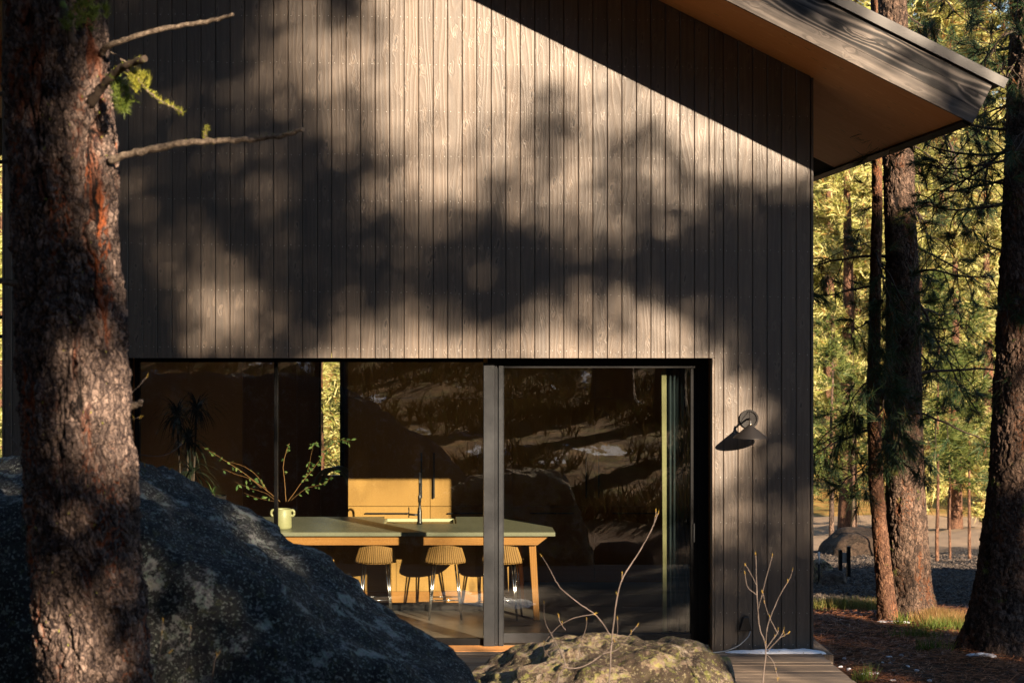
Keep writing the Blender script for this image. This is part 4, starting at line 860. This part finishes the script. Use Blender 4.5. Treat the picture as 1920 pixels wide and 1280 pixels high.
b = MB(); b.lathe([(.018, 0), (.03, -.012), (.16, -.118), (.163, -.124), (.160, -.126), (.155, -.118), (.03, -.017), (.018, -.004)], (3.0, -.2, lz), 48); b.build('shade', M['lamp'], L_)
b = MB(); x_, z_ = XA(1396, 0), H-(1168-600)/200; b.prism([(x_-.06, z_-.06), (x_+.06, z_-.06), (x_+.03, z_+.07), (x_-.02, z_+.07)], -.07, -.003)
so = tag(b.build('socket_cover', M['blackmetal'], None, bevel=.006), 'black weatherproof socket cover low on the wall right of the door', 'socket')
b = MB(); b.tube(smooth([(x_+.05, -.05, z_-.04), (x_+.03, -.07, z_-.10), (x_-.03, -.09, z_-.16), (x_-.09, -.10, z_-.20), (x_-.2, -.12, .012), (x_-.35, -.2, .01)], 6), .005, 6)
tag(b.build('power_cord', N('cord_grey', .5, .4, (.5, .48, .45)).mat), 'pale power cord trailing from the wall socket down to the deck', 'cord')

# ------------------------------------------------------------------ kitchen
isl = thing('kitchen_island', 'sage stone topped oak kitchen island with black tap behind the glass', 'kitchen island', (0, 2.3, 0))
b = MB(); top = .918
poly = [(-2.1, 1.67), (1.317, 1.67), (1.32, 2.15), (.856, 3.24), (.32, 3.24), (.32, 2.52), (-.466, 2.52), (-.466, 3.24), (-2.1, 3.24)]
# counter as three convex slabs butted
for pl in ([(-2.1, 1.67), (1.317, 1.67), (1.32, 2.15), (1.162, 2.52), (-2.1, 2.52)], [(-2.1, 2.5205), (-.466, 2.5205), (-.466, 3.24), (-2.1, 3.24)], [(.32, 2.5205), (1.162, 2.5205), (.856, 3.24), (.32, 3.24)]):
    b.prism(pl, top-.04, top, axis='z')
b.build('counter_top', M['stone'], isl, bevel=.002)
b = MB(); b.hexa([(-2.0, 1.72, .782), (1.14, 1.72, .782), (1.14, 1.77, .782), (-2.0, 1.77, .782), (-2.0, 1.72, .877), (1.26, 1.72, .877), (1.26, 1.77, .877), (-2.0, 1.77, .877)], 0)
b.build('apron', M['oak2'], isl)
for (ya, yb, o) in ((1.775, 1.85, 0), (2.80, 2.87, -.1)):
    b = MB(); b.hexa([(1.105+o, ya, 0), (1.165+o, ya, 0), (1.165+o, yb, 0), (1.105+o, yb, 0), (1.045+o, ya, .877), (1.12+o, ya, .877), (1.12+o, yb, .877), (1.045+o, yb, .877)], 2); b.build('leg', M['oak2'], isl, bevel=.004)
b = MB(); px0 = -.32
for xa in (-2.0, -1.16, -.32): b.box(xa, xa+.836, 2.35, 2.37, .22, .877, 2)
b.box(.516, .87, 2.35, 2.37, .22, .877, 2); b.box(-2.0, .87, 2.372, 3.12, .1, .876, 2)
b.build('panel', M['oak'], isl)
b = MB(); b.box(-2.0, .87, 2.345, 2.371, .10, .218, 0); b.build('plinth', M['oak2'], isl)
b = MB(); b.box(-1.95, .80, 2.45, 3.0, 0, .1); b.build('toe_kick', M['framedark'], isl)
sk_ = MB(); sk_.box(-.464, .318, 2.522, 2.54, .74, .905, 0); sk_.box(-.464, .318, 3.14, 3.17, .70, .905, 0); sk_.box(-.464, -.44, 2.54, 3.14, .7, .905); sk_.box(.294, .318, 2.54, 3.14, .7, .905); sk_.box(-.44, .294, 2.54, 3.14, .7, .72)
sk_.build('sink', M['sink'], isl, bevel=.004)
tp = MB(); fx_, fy_ = -.075, 2.46
tp.lathe([(0, 0), (.03, 0), (.03, .02), (.024, .03), (.024, .14), (.02, .15), (.02, .17), (.013, .18), (.013, .23), (.018, .235), (.018, .3), (.012, .31), (.010, .44), (.0, .44)], (fx_, fy_, top), 16)
tp.tube([(fx_, fy_, top+.10), (fx_-.06, fy_-.0, top+.10), (fx_-.12, fy_, top+.105)], .011, 8); tp.tube([(fx_-.115, fy_, top+.07), (fx_-.115, fy_, top+.18)], .006, 8)
tp.tube(smooth([(fx_, fy_, top+.43), (fx_, fy_+.03, top+.5), (fx_, fy_+.12, top+.53), (fx_, fy_+.2, top+.48), (fx_, fy_+.21, top+.36)], 5), .012, 10)
for i in range(9): tp.lathe([(.010, 0), (.016, .004), (.010, .008)], (fx_+.004, fy_, top+.31+i*.012), 12)
tp.build('tap', M['blackmetal'], isl)
cab = thing('kitchen_cabinet', 'tall oak cabinets with black bar handles behind the island', 'cabinet', (.5, 4.3, 0)); CY = 4.06
b = MB(); b.box(-.88, 3.3, CY+.022, IY-.002, 0.08, 2.799, 2); b.build('carcass', M['oak'], cab)
xs = [-.905, .04, .985, 1.93, 2.87]
for i in range(4):
    for (za, zb_) in ((.1, .95), (.956, 2.196), (2.202, 2.79)):
        b = MB(); b.box(xs[i]+.003, xs[i+1]-.003, CY, CY+.02, za, zb_, 2); d_ = b.build('cabinet_door', M['oak'], cab, bevel=.0015)
        h = MB()
        if za == .1: h.box(xs[i]+.2, xs[i]+.70, CY-.03, CY-.018, .868, .882, 0); h.box(xs[i]+.22, xs[i]+.235, CY-.018, CY, .868, .882); h.box(xs[i]+.665, xs[i]+.68, CY-.018, CY, .868, .882); h.build('handle', M['blackmetal'], d_)
        elif za == .956:
            hx = xs[i+1]-.11 if i % 2 == 0 else xs[i]+.035; h.box(hx, hx+.018, CY-.04, CY-.025, 1.05, 1.57); h.box(hx+.002, hx+.016, CY-.025, CY, 1.07, 1.085); h.box(hx+.002, hx+.016, CY-.025, CY, 1.54, 1.555); h.build('handle', M['blackmetal'], d_)
# stools
st = thing('bar_stool', 'wicker bar stool in the middle of the island, whole back in view', 'stool', (0, 0, 0), 'wicker bar stools at the island')
nu, nv = 41, 13; A = []
for j in range(nv):
    v_ = j/(nv-1); z = .785-v_*.20; hw = .145+.058*v_; row = []
    for i in range(nu):
        u_ = i/(nu-1)*2-1; bow = .085*abs(u_)**2.2; rib = .004*math.sin(i/(nu-1)*2*PI*18)
        zz = z-(.035*max(0, abs(u_)-.78)/.22 if j == 0 else 0)*1.0+(.004*math.sin(i/(nu-1)*2*PI*9) if j == nv-1 else 0)
        row.append((hw*u_, -.17+bow+rib-.03*(1-v_), zz))
    A.append(row)
b = MB(); b.grid(A, uvs=.45); o = b.build('backrest', M['wicker'], st); m_ = o.modifiers.new('s', 'SOLIDIFY'); m_.thickness = .012
b = MB(); A = []
for j in range(9):
    v_ = j/8; row = []
    for i in range(21):
        u_ = i/20*2-1; hw = .203-.02*v_; row.append((hw*u_, -.175+.085*abs(u_)**2.2*(1-v_)+v_*.36, .588-.015*math.sin(v_*PI)+.012*abs(u_)**3))
    A.append(row)
b.grid(A, uvs=.45); o = b.build('seat', M['wicker'], st); m_ = o.modifiers.new('s', 'SOLIDIFY'); m_.thickness = .014
b = MB(); b.tube([(-.203, -.09, .588), (-.2, -.10, .62), (-.15, -.118, .78), (-.13, -.17, .792), (0, -.205, .795), (.13, -.17, .792), (.15, -.118, .78), (.2, -.10, .62), (.203, -.09, .588)], .009, 8); b.build('rim', M['wicker'], st)
for (sx_, sy_) in ((-1, -1), (1, -1), (1, 1), (-1, 1)):
    b = MB(); b.tube([(sx_*.10, sy_*.09, .57), (sx_*.165, sy_*.15, .0)], .009, 10); b.tube([(sx_*.13, sy_*.09, .57), (sx_*.17, sy_*.15, .0)], .007, 8); b.build('leg', M['chrome'], st)
b = MB(); b.tube([(-.145, -.13, .2), (.145, -.13, .2), (.145, .13, .2), (-.145, .13, .2), (-.145, -.13, .2)], .006, 8); b.build('footrest', M['chrome'], st)
st.location = (.193, 1.95, 0)
for (x_, rz, lb) in ((-.53, .02, 'wicker bar stool half hidden by the dark boulder'), (.80, -.22, 'wicker bar stool right of the grey door stile')):
    c = copy_tree(st); c.location = (x_, 1.96, 0); c.rotation_euler = (0, 0, rz); c['label'] = lb
# vase with branches
vx, vy = XA(530, 2.0), 2.0
vz = thing('vase', 'pale sage vase with two round ears on the island', 'vase', (vx, vy, top))
b = MB(); b.lathe([(0, .0), (.085, 0), (.095, .02), (.092, .12), (.09, .205), (.085, .21), (.082, .2), (.083, .03), (0, .02)], (vx, vy, top), 40); b.build('body', M['vase'], vz)
for s_ in (-1, 1):
    b = MB(); q = [(vx+s_*(.098+.022*math.cos(t*2*PI/16)), vy, top+.165+.03*math.sin(t*2*PI/16)) for t in range(17)]; b.tube(q, .014, 8); b.build('ear', M['vase'], vz)
br = thing('branch_bouquet', 'leafy bent branches arching out of the sage vase', 'branches', (vx, vy, top+.2))
b = MB(); LP = []
def stem(pts, r0, r1=.0015, leaves=0, Y=2.0):
    q = smooth([P(p[0], p[1], Y) for p in pts], 6, .002); b.tube(q, [r0*.65, r1*.65], 5)
    for _ in range(int(leaves*1.8)): LP.append(q[random.randint(len(q)//4, len(q)-1)])
stem([(536, 940), (534, 905), (531, 875), (537, 845), (543, 831)], .006, .004, 5)
stem([(540, 940), (565, 905), (590, 875), (612, 845), (635, 825), (655, 828)], .005, .002, 24); stem([(572, 897), (580, 870), (586, 840), (592, 828)], .003, .001, 8)
stem([(525, 940), (495, 915), (455, 885), (420, 862), (388, 842), (366, 828)], .005, .003, 10); stem([(500, 918), (480, 890), (455, 873), (425, 865)], .004, .002, 3); stem([(490, 915), (470, 898), (440, 888), (418, 878)], .003, .002, 4)
stem([(520, 942), (500, 925), (470, 915), (440, 903)], .003, .001, 5); stem([(545, 938), (575, 915), (610, 905), (628, 880)], .003, .001, 12); stem([(520, 940), (490, 935), (455, 923)], .002, .001, 2)
b.build('stems', M['twigtan'], br)
Vs = []; rn = []
rr = random.Random(3)
for p in LP:
    d = Vector((rr.uniform(-1, 1), rr.uniform(-1, 1), rr.uniform(-.9, .3))).normalized(); s_ = d.orthogonal().normalized(); Lf = rr.uniform(.035, .07); q = p+Vector((rr.uniform(-.02, .02),)*3)
    Vs += [list(q), list(q+d*Lf*.5+s_*Lf*.26), list(q+d*Lf), list(q), list(q+d*Lf), list(q+d*Lf*.5-s_*Lf*.26)]; rn += [rr.random()]*6
tri_obj('leaves', np.array(Vs), M['leaf'], br, np.array(rn))
def spiky(name, label, base, n_, L0, wd, seed, mat, heads, stemh, spread=1.0):
    t_ = thing(name, label, 'plant', base); rr = random.Random(seed); Vs = []; rn = []; b = MB()
    for (hx, hz) in heads:
        c = Vector(base)+Vector((hx, 0, hz)); b.tube([Vector(base)+Vector((hx*.3, 0, 0)), c], .012, 6)
        for _ in range(n_):
            a = rr.uniform(0, 2*PI); L = L0*rr.uniform(.6, 1.1); el = rr.uniform(.1, 1.4); d = Vector((math.cos(a)*math.cos(el), math.sin(a)*math.cos(el), math.sin(el))); s_ = Vector((-math.sin(a), math.cos(a), 0)); pts = [c]; k = 6; v_ = rr.random()
            for i in range(k): d = (d+Vector((0, 0, -.34*spread))).normalized(); pts.append(pts[-1]+d*L/k)
            for i in range(k):
                w0, w1 = wd*(1-i/k), wd*(1-(i+1)/k); A_, B_, C_, D_ = pts[i]-s_*w0, pts[i]+s_*w0, pts[i+1]+s_*w1, pts[i+1]-s_*w1; Vs += [list(A_), list(B_), list(C_), list(A_), list(C_), list(D_)]; rn += [v_]*6
    tri_obj('leaves', np.array(Vs), mat, t_, np.array(rn)); b.build('stem', M['limbdark'], t_)
    b = MB(); b.lathe([(0, -.35), (.12, -.35), (.15, 0), (.14, 0), (.13, -.03), (0, -.03)], Vector(base), 24); b.build('pot', M['lamp'], t_); return t_
bp = P(352, 960, 3.2); spiky('potted_plant', 'big dark drooping dragon plant against the brown rear wall', (bp.x, bp.y, .55), 110, .48, .012, 5, M['leafdark'], [(-.12, 1.48), (.1, 1.55), (.0, 1.2), (.05, .85)], 1)
bp = P(398, 925, 2.2); spiky('potted_plant', 'small bright green spiky plant beside the boulder edge', (bp.x, bp.y, bp.z-.02), 26, .2, .006, 6, M['leaf'], [(0, .02)], 1, .8)
# tub chair far back, curtain
ch = thing('armchair', 'sage green chair with rounded hoop backs beyond the island', 'chair', (XA(622, 4.9), 4.9, 0)); cx_, cy_ = XA(622, 4.9), 4.9
for (o, yo, s_) in ((0, 0, 1), (.07, .22, 1.0)):
    A = []
    for j in range(4):
        row = []
        for i in range(25):
            a = i/24*PI; R_ = .175*s_-(0 if j in (0, 3) else -.012); row.append((cx_+o+R_*math.cos(a), cy_+yo+j*.04, 1.12+R_*math.sin(a)*.95))
        A.append(row)
    b = MB(); b.grid(A); ob = b.build('back_hoop', M['sage'], ch); m_ = ob.modifiers.new('s', 'SOLIDIFY'); m_.thickness = .035
b = MB(); b.box(cx_-.2, cx_+.27, cy_-.02, cy_+.45, .3, .62); b.build('seat', M['sage'], ch, bevel=.04)
for (sx_, sy_) in ((-.15, .03), (.22, .03), (.22, .4), (-.15, .4)): b = MB(); b.tube([(cx_+sx_, cy_+sy_, 0), (cx_+sx_, cy_+sy_, .3)], .015, 8); b.build('leg', M['blackmetal'], ch)
cu_ = thing('curtain', 'thin dark curtain with its sunlit leading edge painted in pale, hanging at the right of the door', 'curtain', (2.4, .3, 2.7))
A = [[(XA(1250, .45)+i/60*.30, .46+.022*math.sin(i*.75)+.008*math.sin(i*1.9), z) for i in range(61)] for z in (.03, 1, 1.8, 2.72)]
b = MB(); b.grid(A); ob = b.build('cloth', M['curtain'], cu_); m_ = ob.modifiers.new('s', 'SOLIDIFY'); m_.thickness = .003
b = MB(); b.hexa([(XA(1243, .45), .44, .03), (XA(1250, .45), .44, .03), (XA(1250, .45), .475, .03), (XA(1243, .45), .475, .03), (XA(1240, .45), .44, 2.6), (XA(1249.5, .45), .44, 2.6), (XA(1249.5, .45), .475, 2.6), (XA(1240, .45), .475, 2.6)]); b.build('sun_strip', M['sunstrip'], cu_, bevel=.004)  # separate strip coloured pale where sun catches the curtain edge

# ------------------------------------------------------------------ bare shrubs in front
def shrub(label, Y, stems, mat, budp=.9, name='bare_shrub', base=None):
    b = MB(); ends = []
    p0 = P(stems[0][0][0][0], stems[0][0][0][1], Y); t_ = thing(name, label, 'shrub', tuple(p0))
    for pts, r0, r1 in stems:
        q = smooth([P(p[0], p[1], Y+random.uniform(-.04, .04)*(i > 0)) for i, p in enumerate(pts)], 6, .0012); b.tube(q, [max(.0016, (r0+(r1-r0)*i/(len(q)-1))*.5*(1.35 if i % 5 == 0 else 1)*random.uniform(.9, 1.1)) for i in range(len(q))], 6); ends.append((q[-1], (q[-1]-q[-3]).normalized()))
        for f_ in (.45, .7):
            if random.random() < .35: ends.append((q[int(len(q)*f_)], Vector((random.uniform(-.5, .5), 0, 1))))
    b.build('stems', mat, t_)
    for e in ends: V, r_ = tufts([list(e[0])], [list(e[1])], 6, .022, .005, .3, 5); tri_obj('bud', V, M['bud'], t_, r_)
    return t_
yg = -7.6
shrub('sunlit bare sapling with yellow buds in front of the dark corner wall', -7.4, [([(1424, 1420), (1430, 1280), (1436, 1215), (1424, 1175), (1420, 1120), (1417, 1040)], .009, .003), ([(1436, 1215), (1455, 1190), (1459, 1181)], .006, .004), ([(1438, 1220), (1462, 1195), (1470, 1178)], .005, .003),
   ([(1459, 1188), (1440, 1150), (1430, 1110)], .004, .002), ([(1436, 1212), (1440, 1170), (1460, 1120), (1480, 1085), (1486, 1068)], .005, .002), ([(1422, 1140), (1430, 1110), (1440, 1070), (1448, 1042)], .004, .002), ([(1420, 1115), (1402, 1100), (1397, 1075)], .003, .0015), ([(1418, 1095), (1405, 1070), (1398, 1058)], .003, .0015), ([(1436, 1225), (1450, 1240), (1458, 1270)], .003, .002), ([(1462, 1195), (1478, 1186)], .003, .002)], M['twig'])
shrub('tall dark twig shrub standing before the low tan boulder', -7.6, [([(1136, 1420), (1142, 1280), (1150, 1170), (1165, 1090), (1198, 1035), (1220, 995), (1234, 962)], .009, .003), ([(1144, 1190), (1120, 1155), (1085, 1130), (1050, 1100), (1030, 1065), (1016, 1042)], .006, .002), ([(1166, 1090), (1167, 1075)], .004, .002), ([(1226, 985), (1230, 958)], .003, .002)], M['twig'])
shrub('low curly grey shrub left of the tall twig shrub', -7.7, [([(1040, 1420), (1046, 1275), (1060, 1245), (1040, 1200), (1022, 1165), (1020, 1130)], .010, .003), ([(1060, 1245), (1030, 1230), (1020, 1210), (1040, 1180), (1070, 1160), (1115, 1150)], .006, .003), ([(1055, 1250), (1090, 1250), (1130, 1225), (1155, 1195), (1158, 1160)], .006, .002),
   ([(1095, 1235), (1085, 1215), (1098, 1180), (1100, 1160)], .005, .002), ([(1130, 1225), (1160, 1215), (1180, 1190), (1195, 1172)], .004, .002), ([(1060, 1180), (1050, 1165), (1048, 1155)], .003, .002)], M['twig'])
shrub('bare twigs reaching out from behind the foreground trunk over the dark boulder', -9.2, [([(230, 1000), (232, 850), (255, 852), (300, 855), (330, 842), (342, 830)], .006, .003), ([(235, 850), (262, 868), (290, 880), (318, 878)], .004, .002), ([(228, 900), (232, 770), (245, 740), (262, 722), (275, 706)], .006, .002), ([(240, 748), (242, 725)], .003, .002), ([(240, 788), (262, 782)], .003, .002)], M['twig'])
shrub('pale bare twigs at the left edge of the picture', -9.0, [([(60, 1000), (40, 860), (22, 820), (8, 800), (14, 775), (18, 760)], .006, .002), ([(46, 835), (20, 852), (-10, 875)], .005, .003), ([(50, 870), (20, 880), (-10, 900)], .005, .003), ([(46, 900), (10, 895), (-10, 905)], .004, .002), ([(48, 830), (20, 840), (-8, 846)], .004, .002)], M['twig'])
shrub('slim red twigs before the face of the dark boulder', -9.75, [([(345, 1300), (350, 1240), (358, 1180)], .003, .002), ([(290, 1300), (300, 1220), (306, 1165)], .003, .0015), ([(300, 1230), (318, 1222)], .002, .001), ([(395, 1300), (402, 1240), (410, 1225)], .003, .002)], M['twig'])
# ------------------------------------------------------------------ notice board and post beyond the gravel, railing at the left
nb = thing('notice_board', 'small pale notice panel between two black posts before the brown boulder', 'notice board', (XA(1580, 10), 10, gb(XA(1580, 10), 10)))
for px_ in (1575.5, 1591):
    b = MB(); x_ = XA(px_, 10); b.box(x_-.025, x_+.025, 9.97, 10.03, H-(1096-600)/S(10)-.1, H-(1030-600)/S(10)+(.05 if px_ > 1580 else 0)); b.build('post', M['framedark'], nb)
b = MB(); b.box(XA(1577, 10)+.01, XA(1589.5, 10)-.01, 9.985, 10.01, H-(1055-600)/S(10), H-(1035-600)/S(10)); b.build('panel', N('panel_grey', .5, .3, (.22, .21, .19)).mat, nb)
b = MB(); x_ = XA(1535.5, 9); z_ = gb(x_, 9); b.tube([(x_, 9, z_-.1), (x_, 9, z_+.28)], .018, 8); b.mi = 1; b.tube([(x_, 9, z_+.28), (x_, 9, z_+.45)], .014, 8)
tag(b.build('marker_post', [M['framedark'], N('post_white', .5, .3, (.5, .5, .5)).mat]), 'thin dark marker post with pale top beside the house corner', 'post')
rl_ = thing('railing', 'black metal railing left of the house edge', 'railing', (-6, 2, 0))
for z_ in (3.1, 2.9): b = MB(); b.box(-7.5, XL-.03, 2, 2.05, z_, z_+.04, 0); b.build('rail', M['frame'], rl_)
for i in range(14): b = MB(); b.box(-7.4+i*.25, -7.38+i*.25, 2.01, 2.04, -.2, 3.1); b.build('baluster', M['framedark'], rl_)
# fallen logs on the slope behind the viewpoint
for i, (pts, lb) in enumerate([([(1.5, -44, 0), (4.5, -43, .0), (8.5, -42.5, 0)], 'bleached fallen log on the slope, mirrored at the top of the door'), ([(10, -38, 0), (13, -40, 0)], 'short pale log mirrored at the top right of the door')]):
    b = MB(); q = smooth([(x, y, gb(x, y)+.35) for x, y, z in pts], 6, .03); b.tube(q, [.28, .16], 12); tag(b.build('fallen_log', M['limb']), lb, 'log')
print('scene built')
